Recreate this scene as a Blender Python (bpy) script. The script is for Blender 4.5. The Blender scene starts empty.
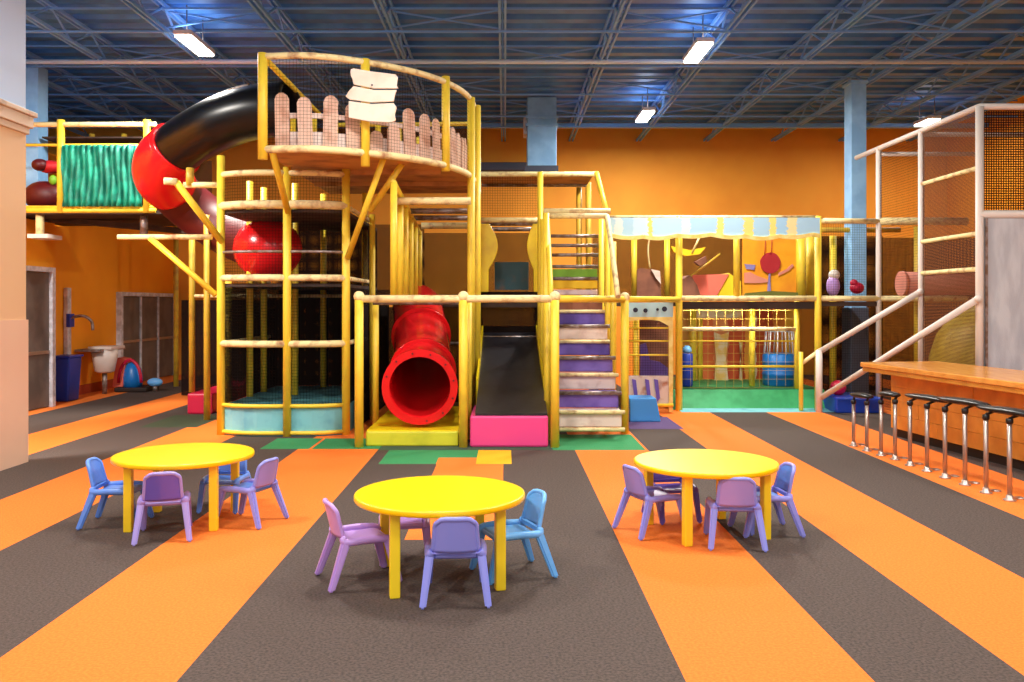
import bpy, bmesh, math, random
from mathutils import Vector, Matrix
random.seed(7)
SC = bpy.context.scene
COL = SC.collection
K = 1.25          # depths below are laid out in units of 1.25 m; heights and widths in metres
DK = K
F, CX, CY, CAMZ = 700.0, 505.0, 304.0, 1.92      # focal length and vanishing point (photo pixels), eye height

def W(x, y, d):
    """world point at depth d seen at photo position x, y"""
    return Vector(((x - CX) * d / F, d, CAMZ - (y - CY) * d / F))
def XA(x, d): return (x - CX) * d / F
def ZA(y, d): return CAMZ - (y - CY) * d / F

# ------------------------------------------------------------------ materials
def srgb(r, g, b):
    f = lambda c: (c / 255) / 12.92 if c / 255 <= 0.04045 else ((c / 255 + 0.055) / 1.055) ** 2.4
    return (f(r), f(g), f(b), 1)

def mat(name, rgb, rough=0.5, rgb2=None, scale=6.0, lo=0.4, hi=0.6, metal=0.0, bump=0.0, bscale=60, spec=0.5, detail=3.0, stretch=None):
    m = bpy.data.materials.new(name); m.use_nodes = True
    n, l = m.node_tree.nodes, m.node_tree.links
    b = n['Principled BSDF']
    b.inputs['Roughness'].default_value = rough; b.inputs['Metallic'].default_value = metal
    b.inputs['Specular IOR Level'].default_value = spec
    b.inputs['Base Color'].default_value = srgb(*rgb)
    tc = n.new('ShaderNodeTexCoord')
    src = tc.outputs['Object']
    if stretch:
        mp = n.new('ShaderNodeMapping'); mp.inputs['Scale'].default_value = stretch
        l.new(src, mp.inputs['Vector']); src = mp.outputs['Vector']
    if rgb2:
        t = n.new('ShaderNodeTexNoise'); t.inputs['Scale'].default_value = scale; t.inputs['Detail'].default_value = detail
        l.new(src, t.inputs['Vector'])
        r = n.new('ShaderNodeValToRGB')
        r.color_ramp.elements[0].position = lo; r.color_ramp.elements[1].position = hi
        r.color_ramp.elements[0].color = srgb(*rgb); r.color_ramp.elements[1].color = srgb(*rgb2)
        l.new(t.outputs['Fac'], r.inputs['Fac']); l.new(r.outputs['Color'], b.inputs['Base Color'])
    if bump:
        t2 = n.new('ShaderNodeTexNoise'); t2.inputs['Scale'].default_value = bscale
        l.new(src, t2.inputs['Vector'])
        bp = n.new('ShaderNodeBump'); bp.inputs['Strength'].default_value = bump; bp.inputs['Distance'].default_value = 0.01
        l.new(t2.outputs['Fac'], bp.inputs['Height']); l.new(bp.outputs['Normal'], b.inputs['Normal'])
    return m

def net_mat(name, rgb, pitch=0.05, width=0.2, rough=0.9):
    """woven netting: a square mesh of cords over the panel's metric UV, open between the cords"""
    m = bpy.data.materials.new(name); m.use_nodes = True
    n, l = m.node_tree.nodes, m.node_tree.links
    b = n['Principled BSDF']; out = n['Material Output']
    b.inputs['Base Color'].default_value = srgb(*rgb); b.inputs['Roughness'].default_value = rough
    b.inputs['Specular IOR Level'].default_value = 0.1
    tc = n.new('ShaderNodeTexCoord'); sp = n.new('ShaderNodeSeparateXYZ')
    l.new(tc.outputs['UV'], sp.inputs[0])
    facs = []
    for ax in ('X', 'Y'):
        d = n.new('ShaderNodeMath'); d.operation = 'DIVIDE'; d.inputs[1].default_value = pitch
        f = n.new('ShaderNodeMath'); f.operation = 'FRACT'
        c = n.new('ShaderNodeMath'); c.operation = 'LESS_THAN'; c.inputs[1].default_value = width
        l.new(sp.outputs[ax], d.inputs[0]); l.new(d.outputs[0], f.inputs[0]); l.new(f.outputs[0], c.inputs[0])
        facs.append(c)
    mx = n.new('ShaderNodeMath'); mx.operation = 'MAXIMUM'
    l.new(facs[0].outputs[0], mx.inputs[0]); l.new(facs[1].outputs[0], mx.inputs[1])
    tr = n.new('ShaderNodeBsdfTransparent'); ms = n.new('ShaderNodeMixShader')
    l.new(mx.outputs[0], ms.inputs[0]); l.new(tr.outputs[0], ms.inputs[1]); l.new(b.outputs[0], ms.inputs[2])
    l.new(ms.outputs[0], out.inputs['Surface'])
    return m

def stripe_mat(name, stops, axis='X', rough=0.6, noise=0.02):
    """bands of colour across the panel: stops = [(start 0..1, rgb)] along generated axis"""
    m = bpy.data.materials.new(name); m.use_nodes = True
    n, l = m.node_tree.nodes, m.node_tree.links
    b = n['Principled BSDF']; b.inputs['Roughness'].default_value = rough
    tc = n.new('ShaderNodeTexCoord'); sp = n.new('ShaderNodeSeparateXYZ'); l.new(tc.outputs['Generated'], sp.inputs[0])
    nz = n.new('ShaderNodeTexNoise'); nz.inputs['Scale'].default_value = 9
    ma = n.new('ShaderNodeMath'); ma.operation = 'MULTIPLY_ADD'; ma.inputs[1].default_value = noise * 2
    l.new(nz.outputs['Fac'], ma.inputs[0]); l.new(sp.outputs[axis], ma.inputs[2])
    r = n.new('ShaderNodeValToRGB'); r.color_ramp.interpolation = 'CONSTANT'
    e = r.color_ramp.elements
    e[0].position = 0; e[0].color = srgb(*stops[0][1]); e[1].position = stops[1][0]; e[1].color = srgb(*stops[1][1])
    for p, c in stops[2:]:
        x = e.new(p); x.color = srgb(*c)
    l.new(ma.outputs[0], r.inputs['Fac']); l.new(r.outputs['Color'], b.inputs['Base Color'])
    return m

def wood_mat(name, a, b_, rough=0.35, plank=0.14, axis=2, spec=0.5):
    m = bpy.data.materials.new(name); m.use_nodes = True
    n, l = m.node_tree.nodes, m.node_tree.links
    b = n['Principled BSDF']; b.inputs['Roughness'].default_value = rough; b.inputs['Specular IOR Level'].default_value = spec
    tc = n.new('ShaderNodeTexCoord'); mp = n.new('ShaderNodeMapping')
    mp.inputs['Scale'].default_value = (1.5, 1.5, 14) if axis == 2 else ((14, 1.5, 1.5) if axis == 0 else (1.5, 14, 1.5))
    l.new(tc.outputs['Object'], mp.inputs[0])
    nz = n.new('ShaderNodeTexNoise'); nz.inputs['Scale'].default_value = 2.2; nz.inputs['Detail'].default_value = 4
    l.new(mp.outputs[0], nz.inputs['Vector'])
    r = n.new('ShaderNodeValToRGB')
    r.color_ramp.elements[0].position = 0.35; r.color_ramp.elements[0].color = srgb(*a)
    r.color_ramp.elements[1].position = 0.68; r.color_ramp.elements[1].color = srgb(*b_)
    l.new(nz.outputs['Fac'], r.inputs['Fac']); l.new(r.outputs['Color'], b.inputs['Base Color'])
    return m

M = {}
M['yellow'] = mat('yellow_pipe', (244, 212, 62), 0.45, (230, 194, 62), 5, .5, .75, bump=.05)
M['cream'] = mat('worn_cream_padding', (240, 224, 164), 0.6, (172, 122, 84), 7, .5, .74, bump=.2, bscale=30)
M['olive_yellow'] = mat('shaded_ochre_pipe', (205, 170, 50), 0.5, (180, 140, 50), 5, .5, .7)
M['table_yellow'] = mat('yellow_laminate', (255, 206, 0), 0.3)
M['table_leg'] = mat('yellow_leg', (255, 220, 40), 0.35)
M['purple'] = mat('purple_plastic', (166, 150, 226), 0.35)
M['lilac'] = mat('lilac_plastic', (190, 152, 226), 0.35)
M['peri'] = mat('periwinkle_plastic', (146, 150, 236), 0.35)
M['sky'] = mat('sky_blue_plastic', (112, 184, 250), 0.35)
M['blue_ch'] = mat('blue_plastic', (100, 150, 240), 0.35)
M['deep_purple'] = mat('deep_purple_plastic', (104, 90, 190), 0.35)
M['foot'] = mat('grey_foot', (70, 70, 80), 0.7)
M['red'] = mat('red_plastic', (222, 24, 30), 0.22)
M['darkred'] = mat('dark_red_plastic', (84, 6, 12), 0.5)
M['black'] = mat('black_plastic', (8, 8, 11), 0.3, (12, 12, 16), 8, spec=.35)
M['blackvinyl'] = mat('black_vinyl', (34, 32, 38), 0.42, (24, 22, 30), 10)
M['pink'] = mat('pink_vinyl', (238, 70, 140), 0.4)
M['yellowpad'] = mat('yellow_vinyl', (245, 214, 24), 0.35, (222, 180, 20), 3, .5, .8)
M['limepad'] = mat('lime_vinyl', (216, 214, 50), 0.4, (190, 190, 40), 3, .5, .8)
M['cyan'] = mat('pale_blue_vinyl', (126, 196, 206), 0.45, (100, 170, 190), 4, .45, .7)
M['teal_mat'] = mat('dull_teal_mat', (70, 126, 132), 0.6, (50, 100, 110), 4)
M['green'] = mat('green_vinyl', (60, 170, 108), 0.5, (44, 150, 90), 3)
M['fabric_teal'] = mat('teal_fabric', (24, 160, 130), 0.55, (16, 120, 100), 5)
M['dkteal'] = mat('dark_teal_panel', (20, 62, 72), 0.5, (90, 60, 40), 3, .55, .75)
M['violet'] = mat('violet_vinyl', (116, 92, 176), 0.4, (90, 66, 150), 3)
M['cremepad'] = mat('worn_cream_vinyl', (226, 206, 196), 0.5, (190, 158, 150), 5, .5, .75)
M['greenpad'] = mat('leaf_green_vinyl', (120, 180, 40), 0.5)
M['steel'] = mat('worn_steel', (150, 140, 140), 0.4, (120, 96, 80), 10, metal=.4)
M['deck'] = mat('tan_plywood', (196, 140, 80), 0.7, (150, 96, 52), 3, .45, .7, bump=.1, bscale=12)
M['dark_slab'] = mat('dark_platform', (70, 52, 44), 0.8, (50, 36, 34), 3)
M['picket'] = mat('weathered_picket', (232, 196, 176), 0.8, (200, 150, 126), 5, .45, .7, bump=.2, bscale=20)
M['picket_pale'] = mat('pale_fence_board', (236, 218, 210), 0.8, (208, 172, 156), 6, .5, .75)
M['sign'] = mat('whitewashed_board', (238, 224, 208), 0.8, (222, 200, 178), 4, .5, .8)
M['white'] = mat('white_paint', (222, 212, 204), 0.45)
M['whitemetal'] = mat('grey_white_frame', (216, 216, 224), 0.4, (186, 184, 190), 8)
M['chrome'] = mat('brushed_steel', (182, 168, 160), 0.34, metal=.75)
M['blackpad'] = mat('black_leather', (16, 16, 20), 0.35)
M['orange_wall'] = mat('orange_paint', (240, 160, 46), 0.75, (234, 150, 40), 1.2, .4, .7, bump=.05, bscale=40)
M['orange_wall_side'] = mat('orange_side_paint', (248, 160, 16), 0.7, (242, 150, 12), 1.0, .4, .7)
M['tan'] = mat('tan_paint', (220, 182, 142), 0.7)
M['wains'] = mat('pale_wainscot', (224, 186, 160), 0.7)
M['whitewall'] = mat('white_wall', (188, 208, 238), 0.8)
M['mould'] = mat('cream_moulding', (214, 192, 170), 0.6, (150, 116, 92), 4, .55, .75)
M['bluecol'] = mat('light_blue_paint', (146, 200, 246), 0.5, (128, 182, 232), 3)
M['darkpad'] = mat('dark_grey_padding', (70, 78, 98), 0.7)
M['joist'] = mat('steel_blue_joist', (112, 172, 244), 0.5)
M['decking'] = mat('blue_steel_deck', (72, 140, 216), 0.4, (60, 122, 198), 2, metal=.15)
M['pipe'] = mat('pale_blue_pipe', (200, 226, 250), 0.4)
M['greypanel'] = mat('grey_mesh_panel', (198, 204, 212), 0.55, (178, 184, 194), 6, bump=.4, bscale=90, stretch=(1, 1, .25))
M['lamp_body'] = mat('white_fixture', (220, 222, 226), 0.5)
M['bluefoam'] = mat('bright_blue_foam', (60, 150, 226), 0.5)
M['royal'] = mat('royal_blue_plastic', (22, 62, 176), 0.4)
M['barrel'] = mat('blue_barrel', (24, 120, 206), 0.35)
M['redfoam'] = mat('crimson_vinyl', (196, 18, 62), 0.45)
M['greydoor'] = mat('grey_panel_door', (112, 100, 92), 0.6, (92, 82, 76), 2)
M['brown'] = mat('brown_canvas', (140, 88, 66), 0.8, (116, 70, 54), 3)
M['coral'] = mat('coral_canvas', (238, 112, 92), 0.7)
M['sun'] = mat('sun_yellow_canvas', (248, 206, 24), 0.6)
M['mural'] = mat('amber_mural', (244, 168, 20), 0.6, (230, 140, 20), 2, .4, .7)
M['muralred'] = mat('mural_red', (176, 34, 44), 0.6)
M['muralpink'] = mat('mural_pink', (220, 140, 120), 0.7)
M['muralgreen'] = mat('mural_olive', (110, 112, 40), 0.7)
M['lavender'] = mat('mural_lavender', (140, 130, 190), 0.7)
M['valance'] = stripe_mat('valance_bands', [(0, (176, 214, 234)), (.04, (214, 226, 226)), (.08, (168, 208, 232)), (.13, (190, 220, 240)), (.2, (236, 214, 110)),
    (.22, (176, 214, 236)), (.36, (208, 222, 226)), (.4, (166, 208, 236)), (.53, (240, 216, 120)), (.56, (170, 212, 238)), (.66, (242, 214, 120)), (.7, (166, 208, 232)),
    (.78, (240, 218, 120)), (.81, (160, 206, 236)), (.86, (236, 220, 160)), (.91, (168, 210, 236))])
M['valedge'] = mat('valance_cream_edge', (244, 222, 140), 0.6, (230, 196, 96), 6)
M['drapes'] = stripe_mat('hanging_bands', [(0, (240, 170, 80)), (.08, (255, 206, 80)), (.16, (228, 110, 50)), (.3, (236, 150, 90)), (.42, (214, 84, 40)),
    (.56, (250, 170, 60)), (.62, (240, 216, 180)), (.66, (206, 80, 36)), (.8, (240, 140, 50)), (.9, (255, 196, 60))], noise=.03)
M['scrim'] = mat('pale_scrim', (244, 220, 186), 0.8, (246, 200, 110), 6)
M['whitescuff'] = mat('scuffed_white_sheet', (226, 208, 196), 0.6, (170, 110, 80), 5, .5, .7)
M['palemint'] = mat('pale_header', (176, 212, 220), 0.5)
M['dot'] = mat('dark_hole', (30, 30, 60), 0.6)
M['net'] = net_mat('black_net', (22, 16, 14), 0.045, 0.075)
M['net_shaded'] = net_mat('dense_shade_net', (40, 22, 13), 0.02, 0.5)  # netting thickened and darkened so that it also stands for shade
M['net_shaded_deep'] = net_mat('deep_shade_net', (28, 18, 16), 0.02, 0.78)  # nearly closed net, its darkness stands for deep shade inside the frames
M['net_tan'] = net_mat('tan_net', (92, 58, 40), 0.02, 0.42)
M['net_holes'] = net_mat('dark_dotted_net', (44, 26, 20), 0.035, 0.45)
M['net_yellow'] = net_mat('yellow_net', (220, 190, 90), 0.16, 0.035)
M['wood_top'] = wood_mat('honey_bar_top', (214, 138, 58), (234, 164, 80), 0.22, axis=0)
M['wood_front'] = wood_mat('bar_front_planks', (200, 134, 52), (224, 158, 68), 0.4, axis=0)
M['darkbase'] = mat('dark_kickboard', (40, 24, 18), 0.7)

def emit_mat(name, rgb, s):
    m = bpy.data.materials.new(name); m.use_nodes = True
    b = m.node_tree.nodes['Principled BSDF']
    b.inputs['Base Color'].default_value = srgb(*rgb)
    b.inputs['Emission Color'].default_value = srgb(*rgb); b.inputs['Emission Strength'].default_value = s
    return m
M['glow'] = emit_mat('lamp_glow', (255, 246, 228), 14)

# ------------------------------------------------------------------ mesh builder
def S(p): return Vector((p[0], p[1] * K, p[2]))
class MB:
    def __init__(s): s.bm = bmesh.new(); s.uv = s.bm.loops.layers.uv.new('UVMap')
    def face(s, pts):
        return s.bm.faces.new([s.bm.verts.new(S(p)) for p in pts])
    def quad(s, a, b, c, d):
        f = s.face((a, b, c, d))
        a, b, c, d = map(S, (a, b, c, d))
        u, v = (b - a).length, (d - a).length
        for lp, t in zip(f.loops, ((0, 0), (u, 0), ((c - d).length, (c - b).length), (0, v))): lp[s.uv].uv = t
        return s
    def netstrip(s, pts, z0, z1):
        """netting over a polyline of (x, y) between heights z0 and z1"""
        u = 0
        for (x0, y0), (x1, y1) in zip(pts, pts[1:]):
            w = math.hypot(x1 - x0, (y1 - y0) * K)
            f = s.face(((x0, y0, z0), (x1, y1, z0), (x1, y1, z1), (x0, y0, z1)))
            for lp, t in zip(f.loops, ((u, 0), (u + w, 0), (u + w, z1 - z0), (u, z1 - z0))): lp[s.uv].uv = t
            u += w
        return s
    def hexa(s, p):
        v = [s.bm.verts.new(S(q)) for q in p]
        for f in ((0, 3, 2, 1), (4, 5, 6, 7), (0, 1, 5, 4), (1, 2, 6, 5), (2, 3, 7, 6), (3, 0, 4, 7)):
            s.bm.faces.new([v[i] for i in f])
        return s
    def box(s, x0, x1, y0, y1, z0, z1, bev=0):
        if bev:
            t = bmesh.new(); bmesh.ops.create_cube(t, size=1)
            for v in t.verts: v.co = Vector((x0 + (v.co.x + .5) * (x1 - x0), K * (y0 + (v.co.y + .5) * (y1 - y0)), z0 + (v.co.z + .5) * (z1 - z0)))
            bmesh.ops.bevel(t, geom=t.edges[:], offset=bev, segments=2, affect='EDGES', profile=.5)
            s.merge(t); return s
        return s.hexa(((x0, y0, z0), (x1, y0, z0), (x1, y1, z0), (x0, y1, z0), (x0, y0, z1), (x1, y0, z1), (x1, y1, z1), (x0, y1, z1)))
    def merge(s, t, mx=None):
        mp = {}
        for v in t.verts: mp[v] = s.bm.verts.new(mx @ v.co if mx else v.co)
        for f in t.faces:
            g = s.bm.faces.new([mp[v] for v in f.verts]); g.smooth = f.smooth
        t.free()
    def tube(s, pts, r, seg=10, cap=True, smooth=True):
        pts = [S(p) for p in pts]; n = len(pts)
        rs = r if isinstance(r, (list, tuple)) else [r] * n
        tan = [(pts[min(i + 1, n - 1)] - pts[max(i - 1, 0)]).normalized() for i in range(n)]
        up = Vector((0, 0, 1)) if abs(tan[0].z) < .9 else Vector((1, 0, 0))
        rings = []; nrm = (up - tan[0] * up.dot(tan[0])).normalized()
        for i in range(n):
            nrm = (nrm - tan[i] * nrm.dot(tan[i])).normalized(); bi = tan[i].cross(nrm)
            rings.append([s.bm.verts.new(pts[i] + (nrm * math.cos(2 * math.pi * k / seg) + bi * math.sin(2 * math.pi * k / seg)) * rs[i]) for k in range(seg)])
        for a, b in zip(rings, rings[1:]):
            for k in range(seg):
                f = s.bm.faces.new((a[k], a[(k + 1) % seg], b[(k + 1) % seg], b[k])); f.smooth = smooth
        if cap: s.bm.faces.new(rings[0][::-1]); s.bm.faces.new(rings[-1])
        s.last = rings
        return s
    def shell(s, pts, r, th, seg=28):
        """an open-ended pipe wall of thickness th"""
        s.tube(pts, r, seg, cap=False); o = s.last
        ri = [q - th for q in r] if isinstance(r, (list, tuple)) else r - th
        s.tube(pts, ri, seg, cap=False); i = s.last
        for e in (0, -1):
            for k in range(seg): s.bm.faces.new((o[e][k], o[e][(k + 1) % seg], i[e][(k + 1) % seg], i[e][k]))
        return s
    def bar(s, a, b, w, h=None):
        """rectangular bar from a to b"""
        a, b = S(a), S(b); h = h or w; t = (b - a).normalized()
        up = Vector((0, 0, 1)) if abs(t.z) < .95 else Vector((0, 1, 0))
        x = t.cross(up).normalized() * w / 2; z = x.cross(t).normalized() * h / 2
        p = (a - x - z, a + x - z, b + x - z, b - x - z, a - x + z, a + x + z, b + x + z, b - x + z)
        return s.hexa([(q.x, q.y / K, q.z) for q in p])
    def lathe(s, prof, c=(0, 0, 0), seg=24, smooth=True):
        c = S(c); rings = []
        for r, z in prof:
            rings.append([s.bm.verts.new(c + Vector((r * math.cos(2 * math.pi * k / seg), r * math.sin(2 * math.pi * k / seg), z))) for k in range(seg)])
        for a, b in zip(rings, rings[1:]):
            for k in range(seg):
                f = s.bm.faces.new((a[k], a[(k + 1) % seg], b[(k + 1) % seg], b[k])); f.smooth = smooth
        s.bm.faces.new(rings[0][::-1]); s.bm.faces.new(rings[-1]); return s
    def prism(s, outline, y0, y1, plane='xz'):
        """closed outline given in two axes, extruded along the third from y0 to y1"""
        f = {'xz': lambda a, b, c: (a, c, b), 'xy': lambda a, b, c: (a, b, c), 'yz': lambda a, b, c: (c, a, b)}[plane]
        A = [s.bm.verts.new(S(f(a, b, y0))) for a, b in outline]; B = [s.bm.verts.new(S(f(a, b, y1))) for a, b in outline]
        s.bm.faces.new(A); s.bm.faces.new(B[::-1]); n = len(A)
        for k in range(n): s.bm.faces.new((A[k], B[k], B[(k + 1) % n], A[(k + 1) % n]))
        return s
    def ball(s, c, r, sc=(1, 1, 1), seg=20):
        t = bmesh.new(); bmesh.ops.create_uvsphere(t, u_segments=seg, v_segments=seg // 2, radius=r)
        for f in t.faces: f.smooth = True
        s.merge(t, Matrix.Translation(S(c)) @ Matrix.Diagonal((*sc, 1))); return s
    def build(s, name, m, parent=None, bevel=0, smooth=None):
        bmesh.ops.recalc_face_normals(s.bm, faces=s.bm.faces[:])
        off = Vector()
        p = parent
        while p: off += p.location; p = p.parent
        if parent is None:
            xs = [v.co for v in s.bm.verts]
            off = Vector(((min(v.x for v in xs) + max(v.x for v in xs)) / 2, (min(v.y for v in xs) + max(v.y for v in xs)) / 2, min(v.z for v in xs)))
        for v in s.bm.verts: v.co -= off
        me = bpy.data.meshes.new(name); s.bm.to_mesh(me); s.bm.free()
        for q in (m if isinstance(m, list) else [m]): me.materials.append(q)
        o = bpy.data.objects.new(name, me); COL.objects.link(o)
        if parent: o.parent = parent
        else: o.location = off
        if bevel:
            b = o.modifiers.new('bevel', 'BEVEL'); b.width = bevel; b.segments = 2; b.limit_method = 'ANGLE'
        return o

def tag(o, label=None, cat=None, group=None, kind=None):
    if label: o['label'] = label
    if cat: o['category'] = cat
    if group: o['group'] = group
    if kind: o['kind'] = kind
    return o
def thing(name, label, cat, loc=(0, 0, 0), group=None):
    o = bpy.data.objects.new(name, None); COL.objects.link(o); o.location = S(loc); o.empty_display_size = .1
    return tag(o, label, cat, group)
def struct(o): o['kind'] = 'structure'; return o
def copy_tree(o, parent=None):
    c = o.copy(); COL.objects.link(c)
    if parent: c.parent = parent
    for ch in list(o.children): copy_tree(ch, c)
    return c
def pole(parent, a, b, r=.05, m='yellow', name='post', seg=10):
    return MB().tube((a, b), r, seg).build(name, M[m], parent)
def curve(p0, p1, p2, n=6):
    p0, p1, p2 = Vector(p0), Vector(p1), Vector(p2)
    return [(1 - t) ** 2 * p0 + 2 * t * (1 - t) * p1 + t * t * p2 for t in [i / n for i in range(n + 1)]]
def smooth_path(pts, n=8):
    """Catmull-Rom through pts"""
    P = [Vector(p) for p in pts]; P = [2 * P[0] - P[1]] + P + [2 * P[-1] - P[-2]]
    out = []
    for i in range(1, len(P) - 2):
        for k in range(n):
            t = k / n
            out.append(.5 * ((2 * P[i]) + (-P[i - 1] + P[i + 1]) * t + (2 * P[i - 1] - 5 * P[i] + 4 * P[i + 1] - P[i + 2]) * t * t + (-P[i - 1] + 3 * P[i] - 3 * P[i + 1] + P[i + 2]) * t ** 3))
    out.append(P[-2]); return out

# ------------------------------------------------------------------ room
XL, XR, YB, YF, ZC = -9.0, 12.0, 19.0, -4.0, 6.8
XO = -16.0   # the hall runs on over the side wall on the left
def floor():
    stripes = [(-9.05, -8.2), (-7.02, -6.06), (-4.95, -3.93), (-2.74, -1.67), (.92, 1.88), (2.68, 3.63), (4.63, 5.62), (6.7, 7.7), (8.7, 9.7)]
    patches = [(-1.52, -.83, 8.4, 9.2, 2), (-.83, -.35, 8.75, 9.2, 2), (-.83, -.35, 8.4, 8.75, 1), (-.35, .08, 8.4, 9.2, 3), (-.82, -.02, 5.7, 8.4, 1),
               (-3.25, -2.6, 9.27, 10.0, 2), (-2.56, -1.67, 9.27, 10.0, 2), (-5.7, -4.8, 10.9, 12.1, 4), (1.93, 2.75, 10.75, 11.9, 5),
               (.63, 1.85, 9.2, 10.3, 2), (-1.67, .92, 9.2, 9.45, 6)]
    xs = sorted({XO, XR} | {x for a in stripes for x in a if XO < x < XR} | {x for p in patches for x in p[:2]})
    ys = sorted({YF, YB} | {y for p in patches for y in p[2:4]})
    b = MB()
    for x0, x1 in zip(xs, xs[1:]):
        for y0, y1 in zip(ys, ys[1:]):
            cx, cy = (x0 + x1) / 2, (y0 + y1) / 2
            i = 1 if any(s[0] < cx < s[1] for s in stripes) else 0
            for p in patches:
                if p[0] < cx < p[1] and p[2] < cy < p[3]: i = p[4]; break
            f = b.face(((x0, y0, 0), (x1, y0, 0), (x1, y1, 0), (x0, y1, 0))); f.material_index = i
    def rub(n, a, c): return mat(n, a, .85, c, 55, .35, .65, bump=.35, bscale=160, spec=.25, detail=8)
    ms = [rub('charcoal_rubber', (94, 80, 74), (66, 57, 53)), rub('orange_rubber', (242, 130, 50), (230, 114, 40)), rub('green_rubber', (62, 152, 96), (50, 134, 82)),
          rub('yellow_rubber', (246, 190, 40), (236, 176, 30)), rub('olive_rubber', (72, 84, 62), (60, 70, 54)), rub('violet_rubber', (104, 84, 130), (92, 72, 116)),
          rub('grey_green_rubber', (70, 96, 78), (58, 80, 66))]
    struct(b.build('floor', ms))
floor()
struct(MB().box(XO, XR, YB, YB + .2, 0, ZC + .2).build('wall_back', M['orange_wall']))
struct(MB().box(XL - .2, XL, 8.5, YB, 0, 4.9).build('wall_left', M['orange_wall_side']))
struct(MB().box(XL, -8.56, 10.2, 13.3, 0, 3.45).build('wall_left_chase', M['orange_wall_side']))
struct(MB().box(XO - .2, XO, YF, YB + .2, 0, ZC + .2).build('wall_left_far', M['whitewall']))
struct(MB().box(XR, XR + .2, YF, YB + .2, 0, ZC + .2).build('wall_right', M['orange_wall_side']))
# corrugated steel deck
b = MB(); prof = []; y = YF
while y < YB + .1:
    prof += [(y, ZC), (y + .17, ZC), (y + .21, ZC + .1), (y + .36, ZC + .1)]; y += .4
for (y0, z0), (y1, z1) in zip(prof, prof[1:]): b.face(((XO, y0, z0), (XR, y0, z0), (XR, y1, z1), (XO, y1, z1)))
b.box(XO, XR, YF, YB + .2, ZC + .22, ZC + .3)
struct(b.build('ceiling', M['decking']))
# open-web joists running away from the camera
JZ0, JZ1 = 6.36, 6.74
jm = None
for k in range(-8, 7):
    x = 1.83 * k - .04
    if jm is None:
        b = MB()
        for dx in (-.045, .045):
            b.bar((x + dx, 2, JZ0), (x + dx, YB, JZ0), .035, .06); b.bar((x + dx, 2, JZ1), (x + dx, YB, JZ1), .035, .06)
        y, up = 2.0, True
        while y < YB - .5:
            za, zb = (JZ0, JZ1) if up else (JZ1, JZ0)
            b.bar((x, y, za), (x, y + .55, zb), .028); y += .55; up = not up
        jm = struct(b.build('ceiling_joist', M['joist']))
    else:
        c = jm.copy(); COL.objects.link(c); c.location.x = x
for i, yb in enumerate((7.4, 9.6, 11.3, 12.95, 14.7, 16.4)):
    b = MB(); b.bar((XO, yb, JZ0 - .045), (XR, yb, JZ0 - .045), .04, .032); b.bar((XO, yb, JZ1 - .05), (XR, yb, JZ1 - .05), .03, .03)
    struct(b.build('ceiling_bridging', M['joist']))
for k in range(-8, 6):
    b = MB(); x = 1.83 * k - .04
    for yb in ((11.3, 14.7) if k % 2 else (9.6, 12.95, 16.4)):
        b.bar((x + .06, yb + .05, JZ0 + .04), (x + 1.77, yb + .05, JZ1 - .06), .024); b.bar((x + .06, yb + .09, JZ1 - .06), (x + 1.77, yb + .09, JZ0 + .04), .024)
    struct(b.build('ceiling_brace', M['joist']))
# girder across the back
b = MB(); b.bar((XO, 17.4, 6.35), (XR, 17.4, 6.35), .14, .1)
struct(b.build('ceiling_girder', M['joist']))
tag(MB().tube((Vector((-15.9, 12.7, 6.315)), Vector((11.9, 12.7, 6.315))), .045, 10).build('sprinkler_pipe', M['pipe']), 'pale blue pipe running across under the ceiling joists', 'pipe')

# partition on the left with wainscot and moulding
PX, PY = -5.82, 8.5
struct(MB().box(PX - .25, PX, YF, PY, 0, 1.72).box(PX - .25, PX, YF, PY, 4.2, ZC).build('wall_partition', M['whitewall']))
struct(MB().box(PX - .25, PX + .002, YF, PY + .002, 1.72, 4.2).build('wall_partition_upper', M['tan']))
struct(MB().box(PX - .25, PX + .02, YF, PY + .02, 0.0, 1.73).build('trim_1', M['wains']))
b = MB()
for z0, z1, e in ((3.98, 4.06, .03), (4.06, 4.2, .06), (4.2, 4.26, .09)): b.box(PX - .25, PX + e, YF, PY + e, z0, z1)
struct(b.build('trim_2', M['mould'], bevel=.01))

# columns
c1 = MB().box(6.88, 7.18, 13.9, 14.2, 0, 6.36).box(6.85, 7.21, 13.87, 14.23, 6.3, 6.36)
struct(c1.build('column', M['bluecol'], bevel=.01))
b = MB().box(6.84, 7.22, 13.86, 14.24, 0, 1.85, bev=.03)
struct(b.build('column_padding', M['darkpad']))
struct(MB().box(XL + .05, XL + .33, 13.0, 13.28, 3.45, 6.36).build('column', M['bluecol']))

# ventilation duct in the middle and pipe on the back wall
t = thing('ventilation_duct', 'light blue sheet metal duct dropping from ceiling before orange wall', 'duct', (.85, 16.6, 5.1))
MB().box(.52, 1.2, 16.3, 16.9, 5.14, ZC - .05).build('duct_body', M['bluecol'], t, bevel=.015)
MB().box(.48, 1.24, 16.26, 16.94, 6.06, 6.12).box(.48, 1.24, 16.26, 16.94, 6.24, 6.3).build('flange', M['bluecol'], t)
MB().box(.46, 1.24, 16.28, 16.92, 5.0, 5.14).build('outlet', M['darkpad'], t)
MB().box(.44, .52, 16.4, 16.8, 5.9, 6.3).build('control_box', M['whitemetal'], t)
tag(MB().box(-1.05, .7, 18.75, 18.99, 5.5, 5.72, bev=.02).build('duct', M['darkpad']), 'dark grey band duct on the orange wall left of the blue duct', 'duct')

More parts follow.
